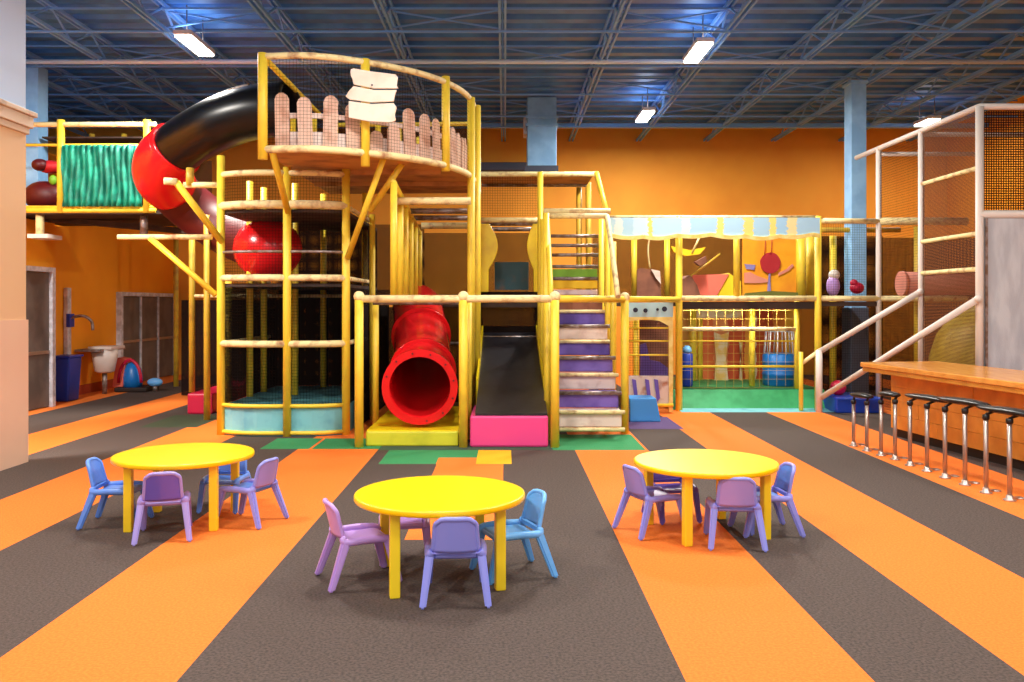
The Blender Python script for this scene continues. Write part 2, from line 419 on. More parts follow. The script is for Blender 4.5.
# ------------------------------------------------------------------ tower with curved bay
def tower():
    t = thing('play_tower', 'tall yellow pipe play tower with curved netted bay and round upper deck', 'play structure', (-3.2, 10.8, 0))
    P = [(-4.18, 10.3), (-3.16, 10.15), (-2.34, 10.3)]
    for (x, y), zt in zip(P, (4.1, 3.9, 3.9)): pole(t, (x, y, 0), (x, y, zt), .06)
    for x, y, z0, z1 in ((-4.12, 11.3, 0.42, 3.9), (-4.1, 11.9, .42, 3.9), (-3.45, 11.5, .42, 3.9), (-3.27, 12.6, .42, 3.9), (-2.5, 12.5, .42, 3.9), (-4.35, 11.0, 0, 2.35)):
        pole(t, (x, y, z0), (x, y, z1), .055, 'yellow')
    def bow(z, bulge=.10):
        a = curve((P[0][0], P[0][1], z), ((P[0][0] + P[1][0]) / 2 - .05, 10.2 - bulge * 1.6, z), (P[1][0], P[1][1], z), 5)
        c = curve((P[1][0], P[1][1], z), ((P[1][0] + P[2][0]) / 2 + .05, 10.2 - bulge * 1.2, z), (P[2][0], P[2][1], z), 5)
        return a + c[1:]
    for z, r, m in ((3.82, .045, 'cream'), (3.36, .062, 'cream'), (2.68, .02, 'steel'), (2.3, .05, 'cream'), (1.34, .05, 'cream'), (.44, .03, 'yellow'), (.05, .03, 'yellow')):
        pth = bow(z); 
        for seg in (pth[:6], pth[5:]): MB().tube(seg, r, 10).build('rail', M[m], t)
    # side rails going back
    for z in (3.36, 2.3, 1.34):
        pole(t, (-4.18, 10.3, z), (-4.18, 12.4, z), .035, 'cream', 'rail'); pole(t, (-2.34, 10.3, z), (-2.34, 12.4, z), .035, 'cream', 'rail')
    # platforms follow the bay
    for z in (3.3, 2.22):
        o = [(p.x, p.y + .03) for p in bow(0)] + [(-2.34, 12.8), (-4.18, 12.8)]
        MB().prism(o, z - .05, z, 'xy').build('platform', M['dark_slab'], t)
    o = [(p.x, p.y + .02) for p in bow(0)] + [(-2.34, 12.8), (-4.18, 12.8)]
    MB().prism(o, .0, .415, 'xy').build('plinth', M['cyan'], t)
    MB().prism([(x * .985 - .045, y + .06 if y < 11 else y - .04) for x, y in o], .415, .43, 'xy').build('foot_mat', M['teal_mat'], t)
    ring = [(p.x, p.y + .02) for p in bow(0)]
    MB().netstrip(ring, .46, 3.3).build('net', M['net'], t)
    MB().netstrip(ring, 3.38, 3.86).build('net', M['net'], t)
    MB().netstrip([(-4.18, 10.3), (-4.18, 12.8), (-2.34, 12.8), (-2.34, 10.3)], .43, 2.17).build('net', M['net_shaded_deep'], t)
    MB().netstrip([(-4.18, 12.8), (-2.34, 12.8), (-2.34, 11.5)], 2.22, 3.25).build('net', M['net_shaded'], t)
    MB().netstrip([(-4.5, 13.9), (-2.3, 13.9)], .02, 2.2).netstrip([(-2.3, 13.9), (-1.6, 13.9)], 1.9, 2.2).build('net', M['net_shaded_deep'], t)  # dark sheets added for the shade behind the tower
    MB().netstrip([(-4.5, 13.9), (-1.6, 13.9)], 2.2, 3.5).build('net', M['net_shaded'], t)
    MB().netstrip([(-6.75, 14.6), (-4.5, 14.2)], .02, 2.0).build('net', M['net_shaded_deep'], t)  # dark sheet added for the shade left of the tower
    for k in range(7): MB().tube(((-2.95 + k * .27, 9.75 + k * .06 + .02 * k * k, 3.95), (-2.95 + k * .27, 9.75 + k * .06 + .02 * k * k, 4.5 + .06 * (k % 3))), .04, 8).build('baluster', M['yellow'], t)
    # upper round deck
    E = [(-3.15, 9.1), (-2.5, 9.08), (-1.86, 9.32), (-1.3, 9.68), (-.88, 10.14), (-.6, 10.75), (-.5, 11.5), (-.47, 12.5)]
    E = [(p.x, p.y) for p in smooth_path([(x, y, 0) for x, y in E], 4)]
    MB().prism(E + [(-3.15, 12.6)], 3.9, 3.95, 'xy').build('deck', M['deck'], t)
    MB().tube([(x, y, 3.93) for x, y in E], .05, 10).build('deck_edge', M['cream'], t)
    MB().tube([(x, y, 5.14) for x, y in E], .045, 10).build('top_rail', M['cream'], t)
    MB().tube([(-3.15, 9.1, 5.14), (-3.15, 12.6, 5.14), (-.47, 12.5, 5.14)], .04, 8).build('top_rail', M['yellow'], t)
    for z in (3.84,):
        for y, x1 in ((10.4, -.95), (11.4, -.62)): MB().bar((-3.1, y, z + .03), (x1, y, z + .03), .07, .06).build('joist', M['deck'], t)
    for x, y, z0, z1, r in ((-3.15, 9.1, 3.8, 5.18, .065), (-1.86, 9.32, 3.75, 5.18, .06), (-.86, 10.16, 3.85, 5.22, .06), (-.53, 10.95, 0, 5.15, .06), (-.47, 11.4, 0, 5.15, .075), (-3.15, 12.6, 3.95, 5.2, .05), (-1.8, 12.6, 3.95, 5.2, .05), (-2.5, 12.6, 3.95, 5.2, .05)):
        pole(t, (x, y, z0), (x, y, z1), r)
    MB().netstrip(E, 3.97, 5.12).build('net', M['net'], t)
    MB().netstrip([(-3.15, 12.6), (-.47, 12.5)], 3.97, 5.12).build('net', M['net_shaded'], t)
    MB().netstrip([(-3.15, 10.9), (-3.15, 12.6)], 3.97, 5.12).build('net', M['net_shaded'], t)
    for a, c in ((W(384, 157, 9.6), (-2.3, 10.22, ZA(258, 10.2))), (W(402, 164, 9.9), W(370, 211, 10.1)), (W(272, 151, 9.12), W(288, 212, 10.05))):
        pole(t, a, c, .045, 'yellow', 'brace')
    # arms that hold the spiral slide
    pole(t, W(150, 238, 10.3), W(216, 295, 10.3), .045, 'yellow', 'brace')
    pole(t, W(118, 237, 10.3), W(212, 237, 10.3), .04, 'cream', 'rail')
    pole(t, W(176, 182, 9.75), W(222, 242, 10.28), .05, 'yellow', 'brace')
    pole(t, W(164, 181, 9.72), W(177, 182, 9.75), .05, 'cream', 'brace')
    pole(t, W(184, 185, 10.3), W(221, 185, 10.3), .045, 'cream', 'rail')
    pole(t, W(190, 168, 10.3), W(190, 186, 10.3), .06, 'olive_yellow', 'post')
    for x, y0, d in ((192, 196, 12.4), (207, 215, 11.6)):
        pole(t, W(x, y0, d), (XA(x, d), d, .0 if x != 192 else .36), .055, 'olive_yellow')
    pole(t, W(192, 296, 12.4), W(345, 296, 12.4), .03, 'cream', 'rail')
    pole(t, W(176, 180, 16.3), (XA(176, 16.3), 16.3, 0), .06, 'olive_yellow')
    return t
tower()
tag(MB().box(XA(187, 12.2), XA(212, 12.2), 12.2, 14.2, 0, .36, bev=.03).build('foam_step', M['redfoam']), 'crimson vinyl foam step left of the curved tower bay', 'foam block')

# picket fence on the deck
def fence():
    t = thing('picket_fence', 'weathered pink-tan picket fence around the round upper deck', 'fence', (-2, 9.4, 3.95))
    E = smooth_path([(-3.02, 9.2, 0), (-2.5, 9.19, 0), (-1.88, 9.43, 0), (-1.36, 9.78, 0), (-.98, 10.22, 0), (-.72, 10.8, 0), (-.62, 11.4, 0)], 10)
    L = [0]
    for a, c in zip(E, E[1:]): L.append(L[-1] + (c - a).length)
    def at(u):
        u = min(max(u, 0), L[-1] - 1e-4)
        for i in range(len(L) - 1):
            if L[i] <= u <= L[i + 1]:
                k = (u - L[i]) / (L[i + 1] - L[i]); return E[i].lerp(E[i + 1], k), (E[i + 1] - E[i]).normalized()
    u = .1
    hs = [.72, .66, .70, .62, .30, .42, .68, .66, .64, .60, .62, .58, .56, .60, .54]
    for i in range(15):
        p, tn = at(u); h = hs[i]; w = .185 if i < 8 else .15
        nrm = Vector((tn.y, -tn.x, 0)); b = MB()
        prof = [(-w / 2, .0), (w / 2, .0), (w / 2, h - .08), (w * .38, h - .03), (w * .15, h), (-w * .15, h), (-w * .38, h - .03), (-w / 2, h - .08)]
        tilt = random.uniform(-.05, .05)
        A = [p + tn * (a + tilt * z) + nrm * .015 + Vector((0, 0, 3.97 + z)) for a, z in prof]; B = [q - nrm * .03 for q in A]
        va = [b.bm.verts.new(S(q)) for q in A]; vb = [b.bm.verts.new(S(q)) for q in B]
        b.bm.faces.new(va); b.bm.faces.new(vb[::-1])
        for k in range(8): b.bm.faces.new((va[k], vb[k], vb[(k + 1) % 8], va[(k + 1) % 8]))
        b.build('picket', M['picket'], t); u += .31 if i < 4 else (.26 if i < 9 else .2)
    for z, h, m in ((4.40, .07, 'picket_pale'), (4.09, .2, 'picket_pale')):
        b = MB(); n = 20
        for k in range(n):
            p, _ = at(L[-1] * k / n); q, _ = at(L[-1] * (k + 1) / n); b.bar(p + Vector((0, .04, z)), q + Vector((0, .04, z)), .025, h)
        b.build('fence_rail', M[m], t)
fence()
t = thing('wooden_sign', 'blank whitewashed wooden board sign on the upper deck post', 'sign', (-1.84, 9.2, 4.3))
d = 9.2
def plank(pts): return MB().prism([(XA(x, d), ZA(y, d)) for x, y in pts], d - .03, d + .0, 'xz')
plank([(351, 70), (354, 69), (372, 72), (396, 75), (398, 78), (397, 86), (399, 89), (374, 89), (354, 85), (353, 80), (351, 76)]).build('board', M['sign'], t, bevel=.006)
plank([(349, 92), (354, 86.5), (374, 90.5), (397, 90.5), (395, 96), (394, 102), (372, 103), (350, 100), (346, 97)]).build('board', M['sign'], t, bevel=.006)
plank([(349, 101.5), (372, 104.5), (394, 103.5), (397, 108), (395, 115), (396, 121), (392, 123), (370, 122), (349, 118)]).build('board', M['sign'], t, bevel=.006)
MB().tube((W(372, 85, 9.17), W(372, 85, 9.14)), .012, 8).build('nail', M['dot'], t)

# spiral tube slide, black then red, beside the tower
def spiral():
    t = thing('tube_slide', 'black and red spiral tube slide leaving the upper deck', 'tube slide', (-4.9, 10.3, 3))
    blk = smooth_path([W(292, 108, 10.35), W(252, 113, 10.45), W(218, 124, 10.6), W(192, 138, 10.85), W(175, 150, 11.05)], 6)
    R = .40
    MB().shell(blk, R, .03, 32).build('tube', M['black'], t)['label'] = 'black upper tube'
    red = smooth_path([W(177, 148.5, 11.02), W(168, 157, 11.1), W(163.5, 167, 11.2), W(164, 178, 11.35), W(172, 189, 11.55)], 6)
    MB().shell(red, [.42 + .05 * math.sin(math.pi * i / (len(red) - 1)) for i in range(len(red))], .03, 32).build('elbow', M['red'], t)['label'] = 'red elbow'
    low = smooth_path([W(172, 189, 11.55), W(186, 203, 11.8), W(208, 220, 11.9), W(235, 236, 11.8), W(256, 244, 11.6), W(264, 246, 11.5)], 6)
    MB().shell(low, R, .03, 32).build('tube', M['darkred'], t)['label'] = 'lower red tube darkened for shade'  # same red plastic as the elbow, shade put into the colour
    tn = (blk[-1] - blk[-2]).normalized()
    MB().shell([blk[-1] - tn * .03, blk[-1] + tn * .03], R + .05, .07, 32).build('flange', M['red'], t)
    # seam along the crown of the black tube
    s = [p + Vector((0, -.12, R - .02)) for p in blk[6:]]
    MB().tube(s, .03, 8).build('seam', M['steel'], t)
    tn = (low[-1] - low[-2]).normalized()
    MB().shell([low[-1] - tn * .08, low[-1]], R + .05, .07, 32).build('flange', M['red'], t)
    MB().ball(W(268, 249, 11.45), .56, (1.0, .9, .92)).build('elbow', M['red'], t)
spiral()

# ------------------------------------------------------------------ left walkway
def walkway():
    y = 12.2
    t = thing('elevated_walkway', 'elevated yellow pipe walkway with rippled teal side panel', 'walkway', (-6.6, y, 3.4))
    for x in (61, 147): pole(t, W(x, 120, y), W(x, 213, y), .065)
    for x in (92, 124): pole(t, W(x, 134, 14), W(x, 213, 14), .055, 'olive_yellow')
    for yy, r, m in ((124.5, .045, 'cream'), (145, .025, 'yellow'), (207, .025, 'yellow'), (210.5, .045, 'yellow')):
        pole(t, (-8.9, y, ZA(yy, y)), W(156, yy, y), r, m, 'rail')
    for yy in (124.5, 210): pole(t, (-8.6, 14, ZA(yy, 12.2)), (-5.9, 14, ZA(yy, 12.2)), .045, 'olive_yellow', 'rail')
    MB().box(-8.9, -5.9, y, 14.1, 3.49, 3.55).build('deck', M['dark_slab'], t)
    MB().box(-8.6, -5.9, 13.0, 14.1, 5.0, 5.03).build('roof_net_board', M['dark_slab'], t)
    b = MB(); n = 90; x0, x1 = XA(64, y), XA(143, y); z0, z1 = ZA(207, y), ZA(146, y); rows = []
    for j in range(9):
        rows.append([b.bm.verts.new(S((x0 + (x1 - x0) * i / n, y - .06 + .03 * math.sin(i * .95 + 1.3 * math.sin(j * .7 + i * .05)) + .02 * math.sin(i * .37 + j), z0 + (z1 - z0) * j / 8))) for i in range(n + 1)])
    for j in range(8):
        for i in range(n):
            f = b.bm.faces.new((rows[j][i], rows[j][i + 1], rows[j + 1][i + 1], rows[j + 1][i])); f.smooth = True
    o = b.build('side_panel', M['fabric_teal'], t); sm = o.modifiers.new('thick', 'SOLIDIFY'); sm.thickness = .012
    MB().netstrip([(-8.9, 14.1), (-5.9, 14.1)], 3.55, 4.8).build('net', M['net_shaded'], t)
    pole(t, W(40, 213, 12.3), W(40, 236, 12.3), .07, 'cream', 'hanger'); MB().box(XA(35, 12.3), XA(55, 12.3), 12.1, 12.5, ZA(239, 12.3), ZA(235, 12.3)).build('bracket', M['white'], t)
    for x in (144,): pole(t, W(x, 212, 12.4), W(x, 237, 12.4), .07, 'steel', 'hanger')
    for x0_, x1_ in ((95, 185),): MB().bar(W(50, 219, 13), W(205, 233, 13), .25, .1).build('crossbeam', M['dark_slab'], t)
walkway()
t = thing('toy_figure', 'slumped red plush toy on the elevated walkway beside the wall end', 'toy', (-8.1, 12.7, 3.55))
MB().ball(W(50, 167, 12.7), .17, (1.3, 1, .7)).build('head', mat('toy_red', (190, 24, 36), .6), t)
MB().ball(W(45, 196, 12.7), .34, (1.1, .8, .8)).build('body', M['darkred'], t)
MB().ball(W(40, 165, 12.6), .14, (1, 1, .8)).build('arm', M['darkred'], t)
MB().ball(W(53, 180, 12.6), .07, (1, 1, 1.3)).build('leaf', M['greenpad'], t)

# ------------------------------------------------------------------ slide bay in the middle
def bay():
    t = thing('climbing_bay', 'yellow pipe climbing frame bay around the slides with cream top rail', 'climbing frame', (-.5, 10.5, 0))
    for x, y, z in ((-1.96, 9.4, 2.02), (-.56, 9.4, 2.02), (.67, 9.4, 2.02)):
        pole(t, (x, y, 0), (x, y, z), .06); MB().ball((x, y, z), .075).build('cap', M['cream'], t)
    MB().tube(((-1.96, 9.4, 1.99), (-.56, 9.4, 1.99), (.67, 9.4, 1.99)), .05).build('top_rail', M['cream'], t)
    MB().tube(((.67, 9.4, 1.99), (1.78, 10.4, 1.99)), .05).build('top_rail', M['yellow'], t)
    for x, y, z0, z1, r in ((-2.2, 11.6, 0, 3.4, .05), (-1.96, 10.6, 0, 2.0, .05), (-1.78, 12.2, 0, 2.0, .05), (.60, 9.9, 0, 2.0, .05), (.62, 10.6, 0, 3.3, .05), (.62, 11.4, 0, 3.3, .05), (.62, 12.3, 0, 4.24, .05), (-.52, 9.95, 0, 2.0, .05), (-.53, 12.2, 0, 4.2, .05), (-.5, 13.2, 0, 3.4, .05), (.6, 13.2, 0, 3.4, .05)):
        pole(t, (x, y, z0), (x, y, z1), r)
    # row of bars going back over the tube slide
    for i, y in enumerate((9.75, 10.35, 10.95, 11.55, 12.15, 12.75)):
        pole(t, (-1.55, y, 1.95), (-1.55, y, 3.62 - .075 * i), .05 if i < 2 else .042)
    pole(t, (-1.55, 9.75, 3.62), (-1.55, 12.75, 3.2), .04, 'yellow', 'rail')
    for y, m, r in ((10.2, 'cream', .055), (11.3, 'steel', .045), (12.2, 'steel', .045), (13.4, 'cream', .06)):
        pole(t, (-1.6, y, 3.42), (-.5, y, 3.42), r, m, 'crossbar')
    for y in (9.4, 10.4, 11.6): pole(t, (-1.96 + .0 * y, y, 1.94), (-.56, y, 1.94), .035, 'steel', 'crossbar') if y > 9.5 else None
    # platform at two metres; dark nets around it stand in for shade
    MB().box(-1.95, .62, 12.8, 15.0, 1.86, 1.94).build('platform', M['dark_slab'], t)
    MB().netstrip([(-2.3, 13.6), (-.55, 13.6)], 0.02, 1.86).build('net', M['net_shaded_deep'], t)
    MB().netstrip([(-2.3, 14.6), (.62, 14.6)], 1.95, 3.4).build('net', M['net_shaded'], t)
    MB().netstrip([(-.55, 9.6), (-.55, 13.4)], 0.02, 1.9).build('net', M['net_shaded'], t)
    MB().netstrip([(.64, 9.6), (.64, 13.4)], 0.02, 1.9).build('net', M['net_shaded'], t)
    MB().netstrip([(-2.25, 10.6), (-2.25, 13.4)], 0.02, 1.9).build('net', M['net_shaded_deep'], t)
    # upper cage behind: two rails each
    y = 12.5
    for x0, x1, z, yy, m in ((-.45, 1.62, 4.24, 12.5, 'cream'), (-.45, .62, 3.42, 12.5, 'cream'), (-.45, 1.6, 4.24, 13.6, 'steel'), (-.45, .62, 3.46, 13.4, 'steel'), (-.45, .62, 3.46, 14.4, 'steel'), (.62, 1.7, 3.42, 11.3, 'cream')):
        pole(t, (x0, yy, z), (x1, yy, z), .045, m, 'crossbar')
    pole(t, (.62, 12.3, 3.4), (.62, 12.5, 4.24), .045)
    pole(t, (1.62, 12.4, 4.24), (1.72, 11.75, 3.4), .045)
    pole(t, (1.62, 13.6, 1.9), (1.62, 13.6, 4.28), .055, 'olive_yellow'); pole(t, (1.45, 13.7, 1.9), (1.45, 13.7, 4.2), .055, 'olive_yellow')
    MB().box(-.45, 1.6, 12.5, 13.6, 4.25, 4.27).build('roof_board', M['deck'], t)
    MB().netstrip([(-.45, 12.55), (.62, 12.55)], 3.5, 4.25).build('net', M['net'], t)
    # wavy yellow entrance cheeks of the slide
    zb, zt = ZA(292, 12.6), ZA(224, 12.6)
    def wavy(xa, xb, sgn):
        pts = [(xa, zb), (xa, zt)]
        for i in range(13):
            k = i / 12; z = zt + (zb - zt) * k
            pts.append((xb + sgn * (.16 * math.sin(math.pi * min(k * 1.5, 1)) - .02 * k), z))
        return MB().prism(pts, 12.55, 12.62, 'xz')
    wavy(-.45, -.28, 1).build('cheek_panel', M['yellowpad'], t, bevel=.01); wavy(.6, .5, -.7).build('cheek_panel', M['yellowpad'], t, bevel=.01)
    MB().box(-.2, .45, 13.3, 13.36, ZA(290, 13.3), ZA(262, 13.3)).build('back_panel', M['dkteal'], t)
    MB().netstrip([(-.5, 12.9), (.6, 12.9)], 1.15, 2.15).build('net', M['net_shaded_deep'], t)
    pole(t, (-.5, 12.7, 1.32), (.6, 12.7, 1.32), .025, 'steel', 'crossbar')
    pole(t, (-1.96, 12.9, 1.2), (-.56, 12.9, 1.2), .025, 'steel', 'crossbar')
bay()

# red tube slide with open mouth
def red_slide():
    t = thing('tube_slide', 'bright red straight tube slide with open round mouth on yellow mat', 'tube slide', (-1.17, 9.9, .2))
    p = smooth_path([(-1.17, 9.62, .78), (-1.2, 10.2, .84), (-1.32, 11.2, 1.15), (-1.5, 12.3, 1.62), (-1.62, 12.9, 1.85)], 6)
    MB().shell(p, .45, .03, 36).build('tube', M['red'], t)
    tn = (p[1] - p[0]).normalized()
    MB().shell([p[0] - tn * .03, p[0] + tn * .05], [.52, .52], .1, 36).build('flange', M['red'], t)
    for i in (8, 15): MB().shell([p[i] - (p[i + 1] - p[i]).normalized() * .04, p[i] + (p[i + 1] - p[i]).normalized() * .04], .5, .06, 32).build('flange', M['red'], t)
    c = p[0]; ux = Vector((1, 0, 0)); uz = tn.cross(ux) * -1
    b = MB()
    for k in range(12):
        a = 2 * math.pi * k / 12 + .2; q = c - tn * .032 + (ux * math.cos(a) + uz * math.sin(a)) * .475
        b.tube((q, q - tn * .012), .014, 6)
    b.build('bolt_ring', M['darkred'], t)
red_slide()
t = thing('landing_mat', 'yellow vinyl landing mat under the red slide mouth', 'mat', (-1.26, 10.5, 0))
MB().box(-1.88, -.63, 9.45, 11.7, 0, .2, bev=.02).build('body', M['limepad'], t)
MB().box(-1.87, -.64, 9.47, 11.68, .2, .215).build('cover', M['yellowpad'], t)

# black ramp slide with pink step
def ramp():
    t = thing('ramp_slide', 'black vinyl ramp slide ending in a pink padded step', 'slide', (.07, 10.5, 0))
    MB().box(-.47, .58, 9.38, 10.4, 0, .42, bev=.03).build('step', M['pink'], t)
    prof = [(9.4, .42), (9.4, .45), (10.45, .68), (11.2, .86), (12.2, 1.16), (13.2, 1.5), (13.2, 1.4), (12.2, 1.06), (11.2, .76), (10.45, .56), (10.4, .42)]
    MB().prism(prof, -.40, .57, 'yz').build('chute', M['blackvinyl'], t)
    for x in (-.43, .57):
        MB().prism([(10.42, .4), (10.42, .8), (11.2, .98), (13.2, 1.62), (13.2, 1.3), (11.2, .7)], x, x + .03, 'yz').build('side_cheek', M['yellowpad'], t)
ramp()

# climbing stairs
def stairs():
    t = thing('climbing_stairs', 'steep padded climbing stairs in violet and cream with steel rungs above', 'stairs', (1.15, 10.5, 0))
    pole(t, (1.78, 10.4, 0), (1.78, 10.4, 2.02), .06); MB().ball((1.78, 10.4, 2.02), .075).build('cap', M['cream'], t)
    pole(t, (1.7, 11.0, 0), (1.7, 11.0, 2.9), .05); pole(t, (1.68, 12.2, 0), (1.68, 12.2, 3.4), .05); pole(t, (1.7, 11.6, 0), (1.7, 11.6, 3.3), .045)
    n = 8
    cols = ['cremepad', 'violet', 'cremepad', 'violet', 'violet', 'cremepad', 'violet', 'brown']
    for i in range(n):
        y = 9.95 + i * .28; z = .17 + i * .235
        MB().box(.72, 1.66, y, y + .06, z, z + .2, bev=.015).build('riser_pad', M[cols[i]], t)
        MB().tube(((.70, y - .02, z + .215), (1.7, y - .02, z + .215)), .03, 8).build('tread_bar', M['steel' if i % 2 else 'cream'], t)
        MB().box(.72, 1.66, y + .02, y + .30, z + .2, z + .225).build('tread', M['violet' if i % 2 else 'cremepad'], t)
    MB().tube(((.70, 9.93, .14), (1.7, 9.93, .14)), .03, 8).build('tread_bar', M['cream'], t)
    # leaning rails and rungs up to the top landing
    for p in ((W(551, 296, 10.0), W(547, 216, 11.05)), (W(618, 297, 10.0), W(607, 216, 11.05))):
        MB().tube(smooth_path([p[0], p[0].lerp(p[1], .5) + Vector((0, .0, .03)), p[1]], 4), .04).build('handrail', M['yellow' if p[0].x < 1 else 'cream'], t)
    pole(t, W(547, 216, 11.05), W(607, 216, 11.05), .042, 'cream', 'crossbar')
    for i, yy in enumerate((236, 245.5, 255, 266.5, 278.5)):
        pole(t, (.70, 12.25, ZA(yy, 12.25)), (1.68, 12.25, ZA(yy, 12.25)), .03, 'steel', 'rung')
    for (a, c_), m in (((269, 277.5), 'greenpad'), ((280, 288.5), 'sun'), ((289.5, 295), 'cremepad')):
        MB().box(.72, 1.62, 12.26, 12.34, ZA(c_, 12.25), ZA(a, 12.25), bev=.015).build('riser_pad', M[m], t)
stairs()

# ------------------------------------------------------------------ pavilion on the right
PD = 12.6
def pavilion():
    t = thing('play_pavilion', 'two-storey yellow pipe play pavilion with pale blue scalloped valance', 'play structure', (4.2, 13.4, 0))
    xl, xr = XA(679, PD), XA(818, PD)
    for x in (xl, xr): pole(t, (x, PD, 0), (x, PD, 3.50), .062)
    pole(t, (XA(737, PD), PD + .02, 2.0), (XA(737, PD), PD + .02, 3.3), .06)
    for px, d, z0, z1, r in ((634, 14.2, 2, 3.3, .06), (667, 14.2, 2, 3.3, .06), (801, 14.0, 2, 3.3, .1), (811, 14.4, 2, 3.3, .1), (752, 13.4, .35, 2, .06), (797, 13.0, .35, 2, .05), (693, 14.4, .35, 2, .07), (833, 14.2, 0, 3.3, .07), (700, 14.6, .3, 2, .06)):
        pole(t, (XA(px, d), d, z0), (XA(px, d), d, z1), r)
    pole(t, (1.78, 10.4, 1.99), (xl, PD, 2.0), .05, 'yellow', 'rail')
    pole(t, (xl, PD, 2.02), (xr, PD, 2.02), .05, 'cream', 'rail'); pole(t, (xr, PD, 2.02), (6.8, 12.7, 2.02), .05, 'cream', 'rail')
    pole(t, (1.85, PD, 3.48), (xr, PD, 3.48), .035, 'cream', 'rail'); pole(t, (xr, PD, 3.42), (6.8, 12.7, 3.42), .05, 'cream', 'rail')
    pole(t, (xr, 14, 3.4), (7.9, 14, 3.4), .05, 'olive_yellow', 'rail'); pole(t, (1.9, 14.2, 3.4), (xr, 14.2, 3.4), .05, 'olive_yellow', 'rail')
    MB().box(1.85, xr, PD + .08, 15.4, 1.88, 1.96).build('platform', M['dark_slab'], t)
    MB().box(xr, 6.75, PD + .08, 15.4, 1.88, 1.96).build('platform', M['dark_slab'], t)
    MB().box(xl, xr, PD + .05, PD + .08, 1.83, 1.95).build('fascia', M['dark_slab'], t)
    # scalloped valance
    x0, x1 = 1.86, xr - .02; zt = 3.46; pts = [(x0, zt)]; n = 112
    low = lambda x: 3.14 - .035 * abs(math.sin((x - x0) * 5.2)) - .02 * math.sin(x * 3.1)
    for i in range(n + 1): x = x0 + (x1 - x0) * i / n; pts.append((x, low(x)))
    pts.append((x1, zt)); MB().prism(pts, PD - .12, PD - .10, 'xz').build('valance', M['valance'], t)
    b = MB()
    for i in range(n):
        xa = x0 + (x1 - x0) * i / n; xb = x0 + (x1 - x0) * (i + 1) / n; b.bar((xa, PD - .12, low(xa)), (xb, PD - .12, low(xb)), .03, .07)
    b.build('valance_edge', M['valedge'], t)
    # plinth, lower rails and nets
    MB().prism([(PD + .1, 0), (PD + .3, .34), (15.2, .34), (15.2, 0)], xl - .1, XA(818, PD) + .25, 'yz').build('plinth', M['green'], t)
    MB().prism([(12.42, 0), (PD + .1, .03), (PD + .1, 0)], xl, xr + .25, 'yz').build('kerb', M['cyan'], t)
    y = 13.0
    for yy, m, r in ((329, 'cream', .04), (366.5, 'yellow', .025), (391, 'yellow', .03), (341, 'yellow', .015)):
        pole(t, (xl + .05, y, ZA(yy, y)), (XA(797, y), y, ZA(yy, y)), r, m, 'rail')
    MB().netstrip([(xl, 13.02), (XA(797, 13), 13.02)], .36, 1.85).build('net', M['net_yellow'], t)
    MB().netstrip([(xr, 12.65), (6.8, 12.75)], .3, 1.86).build('net', M['net'], t)
    MB().netstrip([(xr, 12.65), (6.8, 12.75)], 2.05, 3.42).build('net', M['net'], t)
    MB().netstrip([(xr, 15.2), (8.2, 15.2)], .0, 3.4).build('net', M['net_shaded'], t)
    MB().netstrip([(1.9, 15.2), (xr, 15.2)], 2.0, 3.4).build('net', M['net_shaded'], t)  # brown net standing in for the back wall in shade
pavilion()
# things inside the pavilion, upper storey
t = thing('mural_panel', 'amber mural panel with round red tree on the pavilion upper floor', 'mural', (4.8, 14.0, 1.97))
MB().box(XA(743, 14), XA(798, 14), 14.0, 14.05, 1.97, ZA(238, 14)).build('panel', M['mural'], t)
MB().prism([(XA(770 + 10 * math.cos(a) * (1 + .02 * math.sin(7 * a)), 14), ZA(263 - 10.5 * math.sin(a), 14)) for a in [2 * math.pi * k / 40 for k in range(40)]], 13.97, 13.998, 'xz').build('tree_crown', M['muralred'], t)
MB().prism([(XA(x, 14), ZA(y, 14)) for x, y in ((768.5, 272), (770, 272), (769.8, 279), (770.5, 292), (767, 292), (768, 279))], 13.975, 13.995, 'xz').build('trunk', M['lavender'], t)
MB().prism([(XA(x, 14), ZA(y, 14)) for x, y in ((744, 273), (750, 272), (757, 276), (766, 279), (769, 282), (760, 283), (744, 283))], 13.98, 13.995, 'xz').build('hill', M['muralpink'], t)
MB().prism([(XA(x, 14), ZA(y, 14)) for x, y in ((744, 264), (755, 265), (754, 270), (746, 269))], 13.98, 13.995, 'xz').build('cloud', M['lavender'], t)
MB().prism([(XA(x, 14), ZA(y, 14)) for x, y in ((778, 273), (786, 269), (792, 264), (793.5, 266), (788, 271), (778, 276))], 13.98, 13.995, 'xz').build('bird', M['muralpink'], t)
MB().prism([(XA(x, 14), ZA(y, 14)) for x, y in ((743, 296), (745, 293), (770, 291), (797, 292.5), (798, 296))], 13.95, 13.995, 'xz').build('grass', M['muralgreen'], t)
for x in (765.5, 772): MB().tube((W(x, 240, 13.97), W(x - 1, 255, 13.97)), .007, 6).build('string', M['muralred'], t)
t = thing('play_tent', 'coral and yellow canvas play tent on the pavilion upper floor', 'tent', (3.9, 13.6, 1.97))
dt = 13.6
def slab(pts, d0, th=.3): return MB().prism([(XA(x, d0), ZA(y, d0)) for x, y in pts], d0, d0 + th, 'xz')
slab([(692, 275), (729, 274), (716, 297), (701, 297)], dt, .5).build('roof_cloth', M['coral'], t)
slab([(717, 297), (727, 275), (729, 273), (741, 281), (741, 297)], dt + .02, .5).build('side_cloth', M['sun'], t)
slab([(681, 297), (684, 279), (690, 275), (697, 285), (701, 297)], dt - .02, .5).build('door_cloth', M['brown'], t)
MB().tube((W(690, 277, dt), W(720, 254, dt + .2)), .02, 6).build('tent_pole', M['olive_yellow'], t)
t = thing('hanging_cloth', 'brown canvas sheet hung over a rope beside the stairs top', 'cloth', (2.7, 13.7, 1.97))
